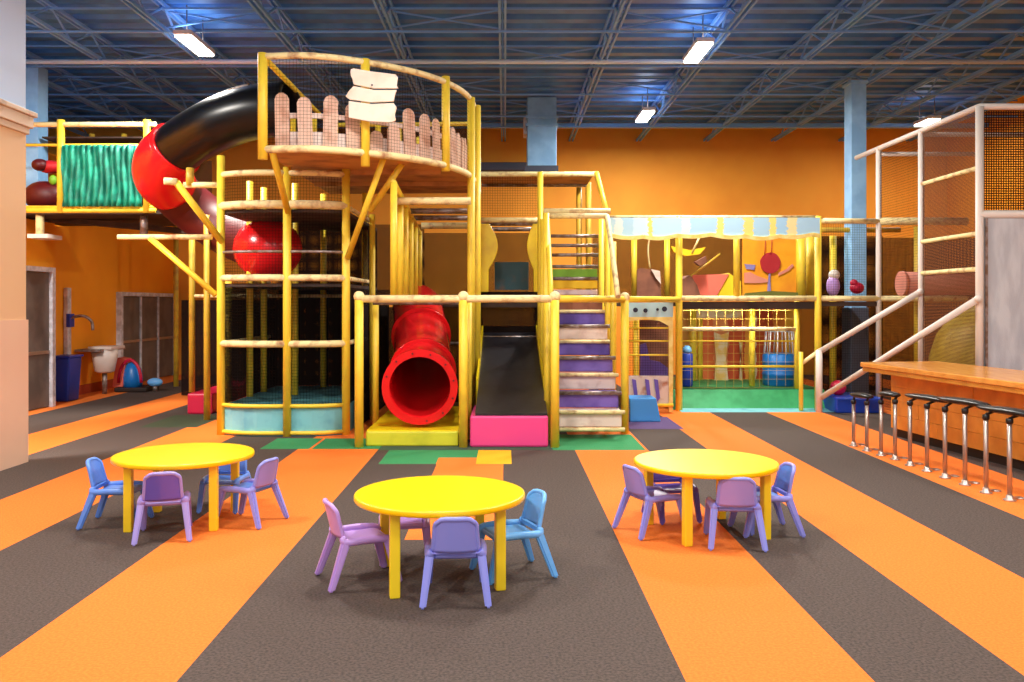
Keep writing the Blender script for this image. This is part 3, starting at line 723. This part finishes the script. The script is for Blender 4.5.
slab([(637, 270), (641, 268), (657, 270), (661, 285), (661, 297), (637, 297)], 13.7, .04).build('sheet', M['brown'], t)
slab([(651, 269), (660, 271), (661, 284), (656, 278)], 13.66, .02).build('fold', M['cremepad'], t)
MB().tube(smooth_path([W(650, 236, 13.7), W(648, 250, 13.7), W(650, 268, 13.7)], 4), .015, 6).build('rope', M['cream'], t)
t = thing('swing_toy', 'yellow winged toy hanging under the pavilion valance', 'hanging toy', (3.5, 13.4, 2.9))
slab([(671, 246), (690, 250), (706, 247), (700, 254), (686, 256), (674, 252)], 13.4, .1).build('wing', M['sun'], t)
slab([(695, 262), (706, 256), (707, 262), (700, 266)], 13.4, .12).build('body', M['brown'], t)
MB().tube((W(692, 253, 13.4), W(702, 232, 13.4)), .02, 6).build('cord', M['cream'], t)
# lower storey
t = thing('banner_wall', 'orange and rust striped hanging banner wall inside lower pavilion', 'banner', (4.0, 14.6, .35))
MB().box(XA(682, 14.6), XA(800, 14.6), 14.6, 14.64, .35, 1.86).build('sheet', M['drapes'], t)
MB().box(XA(697, 14.5), XA(742, 14.5), 14.52, 14.55, ZA(318, 14.5), 1.86).build('pelmet', M['scrim'], t)
for x0, x1, y0, y1 in ((714, 729, 332, 386), (739, 743, 340, 382)):
    slab([(x0, y1), (x0 + 2, (y0 + y1) / 2), (x0, y0), ((x0 + x1) / 2, y0 + 3), (x1, y0), (x1 - 3, (y0 + y1) / 2), (x1, y1)], 14.5, .015).build('patch', M['scrim'], t)
sl = thing('fill_strip', 'added strip light under the pavilion floor that brightens the banner wall', 'strip light', (4.2, 12.94, 1.84))  # added lamp with no known source, lifts the lower storey
MB().box(3.2, 5.3, 12.9, 12.98, 1.855, 1.88).build('housing', M['lamp_body'], sl); MB().box(3.22, 5.28, 12.91, 12.97, 1.845, 1.855).build('diffuser', M['glow'], sl)
_l = bpy.data.lights.new('strip', 'AREA'); _l.shape = 'RECTANGLE'; _l.size = 2.0; _l.size_y = .06; _l.energy = 26; _l.color = (1, .93, .82)
_o = bpy.data.objects.new('strip', _l); COL.objects.link(_o); _o.location = S((4.25, 12.94, 1.84)); _o.rotation_euler = (math.radians(25), 0, 0)
t = thing('barrel', 'bright blue ribbed barrel behind net in lower pavilion', 'barrel', (XA(780, 13.6), 13.6, .34))
prof = [(.3, 0), (.33, .02), (.33, .2), (.345, .22), (.33, .24), (.33, .44), (.345, .46), (.33, .48), (.33, .58), (.3, .62)]
MB().lathe(prof, (XA(780, 13.6), 13.6, .345), 28).build('body', M['barrel'], t)
b = MB()
for k in range(12):
    a = 2 * math.pi * k / 12; b.tube(((XA(780, 13.6) + .3 * math.cos(a), 13.6 + .3 * math.sin(a), .96), (XA(780, 13.6) + .26 * math.cos(a), 13.6 + .26 * math.sin(a), 1.4)), .014, 6)
b.tube([(XA(780, 13.6) + .26 * math.cos(a), 13.6 + .26 * math.sin(a), 1.4) for a in [2 * math.pi * k / 20 for k in range(21)]], .018, 6)
b.build('basket', M['whitemetal'], t)
t = thing('bollard', 'small royal blue padded bollard at left end of lower pavilion', 'bollard', (XA(687, 13.4), 13.4, .34))
MB().lathe([(.1, 0), (.11, .03), (.11, .6), (.09, .64)], (XA(687, 13.4), 13.4, .345)).build('body', M['royal'], t)
MB().lathe([(.05, 0), (.09, .02), (.08, .1), (.03, .14)], (XA(687, 13.4), 13.4, .985)).build('cap', M['sky'], t)
t = thing('grab_rail', 'short yellow grab rail at green plinth end by tall post', 'handrail', (5.3, 12.55, 0))
pole(t, (XA(801, 12.5), 12.5, .02), W(801, 352, 12.5), .04, 'yellow', 'post'); pole(t, W(801, 364, 12.5), W(816, 353, 12.5), .035, 'cream', 'rail')

# entry panel between stairs and pavilion
def entry():
    d = 12.3
    t = thing('entry_gate', 'white-edged entry panel with pale blue header and dark round holes', 'gate', (XA(652, d), d, 0))
    MB().box(XA(626, d), XA(673, d), d, d + .05, ZA(317, d), ZA(300, d)).build('header', M['palemint'], t)
    for x, y, r in ((635.5, 310, 2.4), (645.5, 310.5, 2.2), (664.5, 309, 2.6), (657.5, 309.5, 1.4)):
        MB().tube((W(x, y, d - .01), W(x, y, d + .0)), r * d / F, 14).build('hole', M['dot'], t)
    MB().prism([(XA(x, d), ZA(y, d)) for x, y in ((626, 317), (673, 317), (673, 412), (669, 412), (669, 326), (660, 321), (645, 319), (632, 321), (626, 322))], d, d + .04, 'xz').build('arch_frame', M['valedge'], t)
    pole(t, W(636, 320, d + .1), (XA(636, d + .1), d + .1, 0), .05, 'yellow', 'post')
    for y in (328, 341, 355): pole(t, W(627, y, d + .05), W(670, y, d + .05), .015, 'yellow', 'rail')
    MB().box(XA(627, d), XA(672, d), d + .02, d + .06, ZA(404, d), ZA(376, d)).build('kick_sheet', M['whitescuff'], t)
    for x in (632, 645, 654): slab([(x, 379), (x + 4, 380), (x + 6, 398), (x + 3, 402)], d - .012, .01).build('scuff', M['deep_purple'], t)
    MB().box(XA(640, 13.6), XA(668, 13.6), 13.6, 13.65, ZA(372, 13.6), ZA(320, 13.6)).build('back_sheet', M['brown'], t)
    slab([(640, 345), (646, 343), (650, 360), (660, 362), (668, 368), (668, 376), (640, 376)], 13.5, .08).build('back_pad', M['violet'], t)
    MB().netstrip([(XA(628, d), d + .06), (XA(670, d), d + .06)], ZA(376, d), ZA(322, d)).build('net', M['net'], t)
    pole(t, (XA(627, d), d - .02, ZA(405, d)), (XA(673, d), d - .02, ZA(405, d)), .03, 'yellow', 'rail')
entry()
tag(MB().hexa([(XA(630, 11.4), 11.4, 0), (XA(661, 11.4), 11.4, 0), (XA(661, 11.4), 11.9, 0), (XA(630, 11.4), 11.9, 0),
    (XA(630, 11.4), 11.45, .38), (XA(657, 11.4), 11.45, .38), (XA(657, 11.4), 11.85, .38), (XA(630, 11.4), 11.85, .38)]).build('foam_block', M['bluefoam'], bevel=.02), 'bright blue foam block beside the foot of the stairs', 'foam block')

# ------------------------------------------------------------------ white enclosure on the right
def enclosure():
    X = 6.78; zt = 4.74
    t = thing('net_enclosure', 'tall white pipe enclosure with tan netting and grey panel behind bar', 'net cage', (X, 11.5, 0))
    for y in (10.0, 11.4, 12.7): pole(t, (X, y, 0), (X, y, zt), .055 if y < 11 else .05, 'white')
    MB().tube(((X, 13.5, zt), (X, 10.0, zt), (8.6, 10.0, zt)), .047).build('top_rail', M['white'], t)
    pole(t, (8.6, 10.0, 0), (8.6, 10.0, zt), .06, 'white'); pole(t, (X, 12.7, zt - .1), (8.6, 12.7, zt - .1), .04, 'white', 'rail'); pole(t, (X, 11.4, zt - .06), (8.6, 11.4, zt - .06), .04, 'white', 'rail')
    for z in (3.87, 2.93, 2.42): pole(t, (X, 10.0, z), (X, 11.4, z), .035, 'cream', 'rail')
    pole(t, (X, 10.0, 3.2), (8.6, 10.0, 3.2), .06, 'white', 'rail')
    MB().netstrip([(X, 10.0), (X, 11.4)], .05, zt - .05).build('net', M['net_tan'], t)
    MB().netstrip([(X, 11.4), (X, 12.7)], .05, zt - .05).build('net', M['net'], t)
    MB().netstrip([(X, 10.02), (8.6, 10.02)], 3.25, zt - .05).build('net', M['net_holes'], t)
    MB().box(X + .06, 8.55, 9.98, 10.04, .05, 3.14).build('panel', M['greypanel'], t)
    MB().bar((X + .07, 9.96, .05), (X + .07, 9.96, 3.14), .03).build('panel_edge', M['steel'], t)
    MB().netstrip([(X + .2, 15.6), (11.8, 15.6)], 0, 3.4).build('net', M['net_shaded'], t)
    pole(t, (X, 12.7, 3.42), (X + 1.6, 12.7, 3.42), .07, 'cream', 'rail'); pole(t, (X, 12.7, 2.02), (X + 1.6, 12.7, 2.02), .05, 'cream', 'rail')
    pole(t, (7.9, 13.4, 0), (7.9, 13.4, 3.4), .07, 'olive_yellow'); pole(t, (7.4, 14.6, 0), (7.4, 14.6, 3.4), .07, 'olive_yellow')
enclosure()
def handrail(label, a, c, end):
    t = thing('handrail', label, 'handrail', (a.x, a.y, 0), 'white ramp handrails')
    pole(t, a, c, .05, 'white', 'rail')
    MB().ball(a, .055).build('end_cap', M['white'], t); MB().ball(c, .055).build('end_cap', M['white'], t)
handrail('upper and shorter of the two sloping white pipe handrails behind the bar', W(819, 352, 12.45), W(920, 292, 11.35), 0)
handrail('lower and longer of the two sloping white pipe handrails behind the bar', W(819, 399, 12.45), W(978, 299, 9.93), 0)
pole(None, (0, 0, 0), (0, 0, 1)).name = 'tmp_remove'
bpy.data.objects.remove(bpy.data.objects['tmp_remove'])
pst = thing('handrail_post', 'white lower sleeve post where both white handrails start', 'post', (XA(818, 12.5), 12.48, 0))
MB().tube(((XA(819, 12.42), 12.42, 0), (XA(819, 12.42), 12.42, 1.1)), .06).build('sleeve', M['white'], pst)
t = thing('ball_dome', 'big olive yellow dome behind netting of white enclosure', 'dome', (8.4, 12.0, 0))
MB().lathe([(.98, 0), (1.0, .5), (.98, 1.0), (.86, 1.4), (.62, 1.72), (.3, 1.9), (.05, 1.95)], (8.35, 12.0, .0), 32).build('shell', mat('olive_yellow_plastic', (214, 180, 44), .5), t)
MB().shell([(8.35, 12, .45), (8.35, 12, .55)], 1.03, .03, 32).build('band', M['sun'], t)
t = thing('foam_roller', 'dusty pink padded roller lying on rail inside the white enclosure', 'roller', (8.2, 13.0, 2.05))
pole(t, (7.45, 13.1, 2.3), (9.3, 13.1, 2.3), .22, 'muralpink', 'body', 20); pole(t, (7.4, 13.1, 2.3), (7.46, 13.1, 2.3), .235, 'muralpink', 'end_cap', 20)
t = thing('foam_block', 'low royal blue foam block on floor behind the bar end', 'foam block', (6.1, 12.3, 0))
MB().box(XA(836, 12.3), XA(884, 12.3), 12.3, 13.1, 0, .27, bev=.03).build('body', M['royal'], t)
tag(MB().ball((XA(838, 12.7), 12.7, .40), .14).build('ball', M['redfoam']), 'dark pink ball on the low royal blue foam block', 'ball')
t = thing('plush_toy', 'small purple and white toy on the rail right of the pavilion', 'toy', (XA(833, 12.9), 12.9, 1.97))
MB().ball(W(833, 286, 12.9), .15, (.8, .8, 1.3)).build('body', M['lilac'], t); MB().ball(W(834, 275, 12.9), .1).build('head', M['white'], t)
t = thing('plush_toy', 'small crimson toy on the rail by the light blue column', 'toy', (XA(857, 12.9), 12.9, 1.97))
MB().ball(W(857, 288, 12.95), .12, (1.1, .8, .9)).build('body', M['redfoam'], t); MB().ball(W(854, 283, 12.95), .07).build('head', M['redfoam'], t)

# ------------------------------------------------------------------ bar counter and posts
def bar():
    u = Vector((-.139, 1, 0)).normalized(); nrm = Vector((u.y, -u.x, 0))     # along the bar / away from the camera aisle
    P0 = Vector((5.2, 10.25, 0)) ; P1 = P0 - u * 6.2                               # counter front edge
    t = thing('bar_counter', 'honey brown plank bar counter with overhanging wooden top', 'bar counter', (6.2, 8.0, 0))
    Q0 = P0 + nrm * .42 - u * .1; Q1 = P1 + nrm * .42
    def slabq(a, c, w, z0, z1):
        b_ = [a, c, c + nrm * w, a + nrm * w]
        return MB().hexa([(p.x, p.y, z0) for p in b_] + [(p.x, p.y, z1) for p in b_])
    slabq(P0, P1, 1.25, 1.0, 1.07).build('top', M['wood_top'], t, bevel=.012)
    slabq(P0 + nrm * .02 - u * .02, P1 + nrm * .02, 1.2, .94, 1.0).build('fascia', M['wood_front'], t, bevel=.008)
    slabq(Q0 + nrm * .05, Q1 + nrm * .05, .6, 0, .12).build('kickboard', M['darkbase'], t)
    # plank front: courses of boards of unequal length
    b = MB(); z = .12; row = 0; L = (Q0 - Q1).length
    while z < .9:
        h = min(.2, .94 - z); s = -.35 * (row % 3)
        while s < L:
            e = s + random.choice((.9, 1.2, 1.5)); a0, a1 = max(s, 0), min(e, L)
            if a1 - a0 > .03:
                j = random.uniform(0, .006); p, q = Q0 - u * (a0 + .004) - nrm * j, Q0 - u * (a1 - .004) - nrm * j
                w = nrm * (.04 + j); b_ = [p, q, q + w, p + w]
                b.hexa([(k.x, k.y, z + .0015) for k in b_] + [(k.x, k.y, z + h - .0015) for k in b_])
            s = e
        z += .2; row += 1
    b.build('front_panel', M['wood_front'], t, bevel=.003)
    slabq(Q0 + nrm * .04, Q1 + nrm * .04, .55, .12, .94).build('body', M['wood_front'], t)
    mid = P1 + nrm * .5 + u * 2.4
    b = MB(); b.hexa([(p.x, p.y, 1.07) for p in (mid, mid - u * 2.2, mid - u * 2.2 + nrm * .5, mid + nrm * .5 - u * .5)] + [(p.x, p.y, 1.085) for p in (mid, mid - u * 2.2, mid - u * 2.2 + nrm * .5, mid + nrm * .5 - u * .5)])
    b.build('inlay', M['darkbase'], t)
    # posts
    feet = [(853.6, 446), (866.8, 451), (881, 455.6), (895, 459.6), (910, 465.6), (927, 471.4), (945, 478), (965, 485), (986, 493), (1009.6, 500.5)]
    tops = [400, 401, 400, 399.5, 401, 404, 407, 408.5, 414.5, 418.5]
    ords = ['first', 'second', 'third', 'fourth', 'fifth', 'sixth', 'seventh', 'eighth', 'ninth', 'tenth']
    seats = []
    for i, ((x, y), ty) in enumerate(zip(feet, tops)):
        d = CAMZ * F / (y - CY); X = XA(x, d); zt = ZA(ty, d)
        lab = '%s steel post with black cap along the bar, counted from its far end' % ords[i]
        if i == 0: lab = 'farthest steel post with black cap, just past the end of the bar'
        if i == 9: lab = 'nearest steel post with black cap, at the picture edge end of the bar'
        t = thing('stool_post', lab, 'stool post', (X, d, 0), 'steel stool posts along the bar')
        MB().lathe([(.023, .02), (.023, zt - .05)], (X, d, 0), 14).build('pole', M['chrome'], t)
        MB().lathe([(.06, 0), (.06, .012), (.035, .02), (.032, .05), (.024, .055)], (X, d, 0), 18).build('base_flange', M['chrome'], t)
        MB().lathe([(.026, zt - .055), (.034, zt - .04), (.034, zt - .005), (.028, zt)], (X, d, 0), 14).build('cap', M['blackpad'], t)
        f2 = Vector((X, d, 0)) + nrm * .16 + u * .05
        MB().lathe([(.05, 0), (.05, .01), (.02, .018)], f2, 14).build('floor_plate', M['chrome'], t)
        MB().bar(Vector((X, d, .03)), Vector((f2.x, f2.y, .015)), .018, .012).build('foot_bar', M['chrome'], t)
        seats.append(Vector((X, d, zt)))
    # long black seats on the posts
    def seat(i, j, off, ln, label):
        c = (seats[i] + seats[j]) / 2; z = max(seats[i].z, seats[j].z)
        t = thing('saddle_seat', label, 'seat', (c.x, c.y, z), 'black seats along the bar')
        b = MB(); n = 14; rings = []
        c = c + nrm * off; pts = []; rad = []
        for k in range(n + 1):
            s = k / n; pts.append(c + u * ln * (s - .5) + Vector((0, 0, z - c.z + .05 + .012 * math.sin(s * 5)))); rad.append(.04 + .05 * math.sin(math.pi * min(1, s * 1.02)) ** .6)
        b.tube(pts, rad, 14)
        for v in b.bm.verts: v.co.z = z + .05 + (v.co.z - z - .05) * .42
        b.build('cushion', M['blackpad'], t)
        for q in (seats[i], seats[j]):
            MB().bar(q + Vector((0, 0, .0)), Vector((q.x, q.y, z + .03)) + nrm * off, .025, .02).build('bracket', M['blackpad'], t)
    seat(0, 1, .02, .38, 'black padded seat on the farthest two steel posts by the bar end')
    seat(2, 3, .02, .3, 'short black padded seat on the third and fourth steel posts')
    seat(4, 5, .1, .62, 'long black padded seat above the fifth and sixth steel posts')
    seat(6, 7, .1, .66, 'long black padded seat above the seventh and eighth steel posts')
    seat(8, 9, .1, .66, 'long black padded seat above the two nearest steel posts')
bar()

# ------------------------------------------------------------------ left wall doors and small things
def door(n, y0, y1, z1, panels, XW):
    fr = struct(MB().box(XW, XW + .12, y0, y0 + .09, 0, z1 - .09).box(XW, XW + .12, y1 - .09, y1, 0, z1 - .09).box(XW, XW + .12, y0, y1, z1 - .09, z1).build('door_%d' % n, M['whitemetal']))
    for k in range(panels):
        a = y0 + .09 + (y1 - y0 - .18) * k / panels; c = y0 + .09 + (y1 - y0 - .18) * (k + 1) / panels
        MB().box(XW + .01, XW + .06, a + .01, c - .01, .02, z1 - .1).build('door_panel', M['greydoor'], fr)
        MB().box(XW + .06, XW + .08, a + .01, c - .01, 1.0, 1.06).build('push_bar', M['chrome'], fr)
        if k: MB().box(XW, XW + .1, a - .02, a + .02, 0, z1 - .09).build('mullion', M['whitemetal'], fr)
door(1, 11.0, 13.15, 2.6, 1, -8.56)
door(2, 16.2, 18.95, 2.2, 3, XL)
struct(MB().box(XL, XL + .015, 13.6, 16.1, 0, .2).build('baseboard_left', mat('rust_base', (170, 62, 16), .7)))
bn = thing('bin', 'royal blue plastic bin by the grey door on the orange wall', 'bin', (-8.74, 13.9, 0))
MB().hexa([(-8.88, 13.75, 0), (-8.58, 13.75, 0), (-8.58, 14.1, 0), (-8.88, 14.1, 0), (-8.92, 13.72, .86), (-8.54, 13.72, .86), (-8.54, 14.14, .86), (-8.92, 14.14, .86)]).build('body', M['royal'], bn, bevel=.03)
MB().box(-8.94, -8.52, 13.7, 14.16, .86, .9, bev=.01).build('rim', M['royal'], bn)
fx = thing('water_fountain_post', 'upright steel post with curved side arm above blue bin', 'post', (-8.9, 14.3, 0))
MB().box(-8.99, -8.9, 14.25, 14.37, .0, 2.25, bev=.01).build('column', M['whitemetal'], fx)
MB().tube(smooth_path([(-8.9, 14.3, 1.62), (-8.75, 14.32, 1.67), (-8.6, 14.35, 1.66), (-8.5, 14.4, 1.55), (-8.48, 14.4, 1.38)], 4), .03, 8).build('arm', M['steel'], fx)
MB().box(-8.92, -8.85, 14.23, 14.39, 1.45, 1.72).build('bracket', M['royal'], fx)
sk = thing('wall_basin', 'white basin on steel bracket shelf along the orange side wall', 'basin', (-8.7, 15.2, .5))
MB().box(-8.98, -8.45, 14.6, 15.6, .92, .97).build('shelf', M['steel'], sk)
MB().box(-8.8, -8.3, 14.75, 15.3, .95, 1.02, bev=.02).build('rim', M['white'], sk)
MB().lathe([(.12, -.5), (.2, -.46), (.25, -.2), (.27, 0)], (-8.55, 14.95, .95), 20).build('bowl', M['white'], sk)
MB().lathe([(.05, 0), (.05, .46)], (-8.55, 14.95, 0.0), 12).build('pedestal', M['steel'], sk)
rd = thing('kiddie_ride', 'small kiddie ride with blue dome seat and red hoop by back doors', 'kiddie ride', (-8.05, 15.4, 0))
MB().box(-8.5, -7.8, 15.2, 15.8, 0, .1, bev=.03).build('base', M['darkbase'], rd)
MB().lathe([(.2, 0), (.21, .2), (.18, .38), (.1, .52), (.02, .56)], (-8.2, 15.42, .1), 20).build('dome', M['barrel'], rd)
MB().tube([(-8.2 + .25 * math.cos(a), 15.3, .2 + .5 * math.sin(a)) for a in [math.pi * k / 10 for k in range(11)]], .035, 8).build('hoop', M['redfoam'], rd)
MB().prism([(-8.6, .1), (-8.35, .1), (-8.3, .72), (-8.5, .75)], 15.3, 15.6, 'xz').build('seat', M['coral'], rd, bevel=.03)
MB().ball((-7.7, 15.4, .2), .12, (1.4, 1, .8)).build('nose', M['sky'], rd)
MB().lathe([(.05, 0), (.05, .15)], (-7.7, 15.4, 0), 10).build('nose_support', M['steel'], rd)

# ------------------------------------------------------------------ ceiling lights
def light(label, x, y, z, energy, hl=.45):
    t = thing('ceiling_light', label, 'ceiling light', (x, y, z), 'bright high bay ceiling lights')
    MB().box(x - .15, x + .15, y - hl - .02, y + hl + .02, z, z + .08, bev=.02).build('housing', M['lamp_body'], t)
    MB().box(x - .13, x + .13, y - hl, y + hl, z - .035, z, bev=.01).build('diffuser', M['glow'], t)
    for dy in (-.3, .3): MB().tube(((x, y + dy, z + .08), (x, y + dy, ZC - .02)), .01, 6).build('hanger', M['steel'], t)
    l = bpy.data.lights.new('lamp', 'AREA'); l.shape = 'RECTANGLE'; l.size = .34; l.size_y = 2 * hl * K; l.energy = energy; l.color = (1, .94, .85)
    o = bpy.data.objects.new('lamp', l); COL.objects.link(o); o.location = S((x, y, z - .06))
    # added upward fill lamp, no slot in the fixture, brightens the steel deck
    l = bpy.data.lights.new('deck_fill', 'AREA'); l.shape = 'RECTANGLE'; l.size = .3; l.size_y = 2 * hl * K; l.energy = energy * UP; l.color = (.8, .9, 1); l.spread = 2.9
    o = bpy.data.objects.new('deck_fill', l); COL.objects.link(o); o.location = S((x, y, z + .1)); o.rotation_euler = (math.pi, 0, 0)
def lp(x, y, z): d = (z - CAMZ) * F / (CY - y); return XA(x, d), d, z
E, UP = 430, .015
for (px, py, z), lab in (((195, 45, 6.24), 'glowing ceiling light above the black spiral tube'), ((698, 52, 6.24), 'glowing ceiling light high over the pavilion, larger of the pair'),
                         ((645, 116, 6.24), 'glowing ceiling light close to the orange wall above pavilion'), ((927, 122, 6.24), 'dim ceiling light above the white enclosure corner')):
    x, y, z = lp(px, py, z); light(lab, x, y, z, E if px < 900 else 120, .45 if px < 900 else .3)
# the same fixtures carry on over the rest of the hall, behind and above the frame; the last is added to brighten the left wall
for i, (x, y) in enumerate(((-4.6, 5.2), (-.6, 6.8), (3.4, 6.0), (-2.8, 1.2), (2.8, 1.2), (7.5, 5.0), (-.3, -2), (-7.6, 7.6))):
    light('ceiling light over the hall, number %s row above the frame' % ['first', 'second', 'third', 'fourth', 'fifth', 'sixth', 'seventh', 'eighth'][i], x, y, 6.15, E * (.55 if i < 7 else 2.3))

# ------------------------------------------------------------------ tables and chairs
K = 1.0
def make_table():
    t = thing('activity_table', '', 'table'); 
    prof = [(.586, .556), (.594, .56), (.598, .567), (.598, .589), (.594, .597), (.586, .6)]
    MB().lathe(prof, (0, 0, 0), 64).build('tabletop', M['table_yellow'], t)
    for k in range(4):
        a = math.pi / 4 + k * math.pi / 2; x, y = .5 * math.cos(a), .5 * math.sin(a)
        MB().box(x - .034, x + .034, y - .034, y + .034, .0, .558, bev=.008).build('leg', M['table_leg'], t)
    return t
T0 = make_table()
tabs = [((-2.84, 6.20), 3, 'round yellow table beside the left orange stripe, farthest left of three'), ((-.457, 4.92), 13, 'round yellow table nearest the camera, in the middle'),
        ((1.69, 5.91), 16, 'round yellow table on the right orange stripe before the stairs')]
for i, ((x, y), a, lab) in enumerate(tabs):
    o = T0 if i == 0 else copy_tree(T0)
    o.location = (x, y * DK, 0); o.rotation_euler.z = math.radians(a); o['label'] = lab; o['group'] = 'round yellow play tables'

def tapered(b, a, c, w0, w1, d0, d1, roundness=.012):
    """leg from a (top) to c (foot) with rectangular section w x d"""
    a, c = Vector(a), Vector(c); P = []
    for p, w, dd in ((c, w1, d1), (a, w0, d0)):
        P += [p + Vector((-w / 2, -dd / 2, 0)), p + Vector((w / 2, -dd / 2, 0)), p + Vector((w / 2, dd / 2, 0)), p + Vector((-w / 2, dd / 2, 0))]
    t = bmesh.new(); v = [t.verts.new(q) for q in P]
    for f in ((0, 3, 2, 1), (4, 5, 6, 7), (0, 1, 5, 4), (1, 2, 6, 5), (2, 3, 7, 6), (3, 0, 4, 7)): t.faces.new([v[k] for k in f])
    bmesh.ops.bevel(t, geom=t.edges[:], offset=roundness, segments=2, affect='EDGES'); b.merge(t); return b
def rrect(w, h, r, n=4, cx=0, cz=0):
    out = []
    for sx, sz, a0 in ((1, 1, 0), (-1, 1, 90), (-1, -1, 180), (1, -1, 270)):
        for k in range(n + 1):
            a = math.radians(a0 + 90 * k / n); out.append((cx + sx * (w / 2 - r) + r * math.cos(a), cz + sz * (h / 2 - r) + r * math.sin(a)))
    return out
def make_chair(ms, mb, ml):
    """stackable nursery chair facing +Y, seat 0.31 m"""
    t = thing('toddler_chair', '', 'chair')
    # seat: dished plate with turned-down skirt
    b = MB(); nx, ny = 12, 10; g = []
    for j in range(ny + 1):
        row = []
        for i in range(nx + 1):
            x = (i / nx - .5); y = (j / ny - .5)
            w = .31 + .03 * (y + .5); e = max(abs(x), abs(y)) * 2
            z = .318 - .012 * (1 - (2 * x) ** 2) * (1 - (2 * y) ** 2) - .016 * max(0, e - .8) / .2
            row.append(b.bm.verts.new((x * w * (1 - .05 * (abs(y) * 2) ** 6), y * .31 * (1 - .05 * (abs(x) * 2) ** 6), z)))
        g.append(row)
    for j in range(ny):
        for i in range(nx): f = b.bm.faces.new((g[j][i], g[j][i + 1], g[j + 1][i + 1], g[j + 1][i])); f.smooth = True
    o = b.build('seat', M[ms], t); s = o.modifiers.new('t', 'SOLIDIFY'); s.thickness = .022; s.offset = -1
    MB().box(-.15, .15, .135, .158, .275, .305, bev=.008).build('seat_apron', M[ms], t)
    # backrest: curved shield with thicker rim, leaning back
    b = MB(); nx, nz = 12, 12; g = []
    def bp(u, v):
        w = .29 - .035 * v; z = .335 + .225 * v; rr = 1 - .05 * max(0, (v - .75) / .25) ** 2 * abs(2 * u) ** 0
        x = u * w * rr; y = -.165 - .055 * v - .035 * (1 - (2 * u) ** 2) + .0
        if v > .8: z -= .03 * (abs(2 * u) ** 5) * (v - .8) / .2
        return Vector((x, y, z))
    for j in range(nz + 1): g.append([b.bm.verts.new(bp(i / nx - .5, j / nz)) for i in range(nx + 1)])
    for j in range(nz):
        for i in range(nx): f = b.bm.faces.new((g[j][i], g[j][i + 1], g[j + 1][i + 1], g[j + 1][i])); f.smooth = True
    o = b.build('backrest', M[mb], t); s = o.modifiers.new('t', 'SOLIDIFY'); s.thickness = .016; s.offset = 0
    rim = [bp(-.5, v / 8) for v in range(0, 9)] + [bp(u / 8 - .5, 1) for u in range(1, 8)] + [bp(.5, 1 - v / 8) for v in range(0, 9)]
    MB().tube(rim, .016, 8).build('back_frame', M[ml], t)
    MB().bar(bp(-.5, .0), bp(.5, .0), .026, .03).build('lower_back_rail', M[ml], t)
    # shoulders and four splayed legs
    for sx in (-1, 1):
        b = MB(); b.tube(smooth_path([(sx * .15, -.17, .34), (sx * .172, -.15, .312), (sx * .178, 0, .318), (sx * .17, .14, .308), (sx * .165, .165, .28)], 5), [.027] * 21, 10)
        b.build('side_rail', M[ml], t)
        tapered(MB(), (sx * .165, -.15, .325), (sx * .208, -.265, .004), .056, .042, .064, .046).build('leg', M[ml], t)
        tapered(MB(), (sx * .168, .135, .315), (sx * .185, .215, .004), .056, .042, .066, .046).build('leg', M[ml], t)
    return t
protos = {}
chairs = [  # x, y, yaw (0 = facing away from the camera), material seat/back/leg, label
    (-3.37, 6.12, -86, 'blue_ch', 'blue_ch', 'blue_ch', 'blue toddler chair at outer left side of the left table'),
    (-2.82, 5.80, 17, 'purple', 'deep_purple', 'purple', 'purple toddler chair with its back to camera at the left table'),
    (-2.27, 6.18, 70, 'blue_ch', 'purple', 'peri', 'periwinkle toddler chair with purple back, right of the left table'),
    (-2.62, 6.56, 176, 'blue_ch', 'blue_ch', 'blue_ch', 'shaded blue toddler chair behind the left table'),
    (-1.0, 4.89, -66, 'lilac', 'lilac', 'lilac', 'lilac toddler chair left of the middle table'),
    (-.325, 4.62, 3, 'peri', 'peri', 'peri', 'periwinkle toddler chair with its back to camera at middle table'),
    (.03, 4.98, 112, 'sky', 'sky', 'sky', 'sky blue toddler chair right of the middle table'),
    (-.76, 5.28, 190, 'lilac', 'lilac', 'lilac', 'lilac toddler chair tucked behind the middle table'),
    (1.26, 5.92, -66, 'peri', 'purple', 'peri', 'periwinkle toddler chair with purple back, left of the right table'),
    (1.835, 5.64, -6, 'peri', 'purple', 'peri', 'purple toddler chair with its back to camera at the right table'),
    (2.17, 5.9, 95, 'blue_ch', 'blue_ch', 'peri', 'blue toddler chair at the outer right side of the right table'),
    (1.5, 6.26, 190, 'deep_purple', 'deep_purple', 'deep_purple', 'deep purple toddler chair behind the right table'),
]
for x, y, a, ms, mb, ml, lab in chairs:
    key = (ms, mb, ml)
    if key not in protos: o = protos[key] = make_chair(*key)
    else: o = copy_tree(protos[key])
    o.location = (x, y * DK, 0); o.rotation_euler.z = math.radians(a)
    if "behind" in lab: o.scale = (.93, .93, .93)
    o['label'] = lab; o['group'] = 'plastic toddler chairs around the tables'

# ------------------------------------------------------------------ world, camera, view
w = bpy.data.worlds.new('World'); SC.world = w; w.use_nodes = True
w.node_tree.nodes['Background'].inputs[0].default_value = (.80, .90, 1, 1); w.node_tree.nodes['Background'].inputs[1].default_value = 0.85
cd = bpy.data.cameras.new('camera'); cam = bpy.data.objects.new('camera', cd); COL.objects.link(cam)
cam.location = (0, 0, CAMZ); cam.rotation_euler = (math.pi / 2, 0, 0)
cd.sensor_width = 36; cd.lens = F * DK / 1024 * 36; cd.shift_x = (512 - CX) / 1024; cd.shift_y = -(341 - CY) / 1024
SC.camera = cam
vs = SC.view_settings
vs.view_transform = 'Standard'; vs.look = 'None'; vs.gamma = 1; vs.use_curve_mapping = False; vs.exposure = 0.0
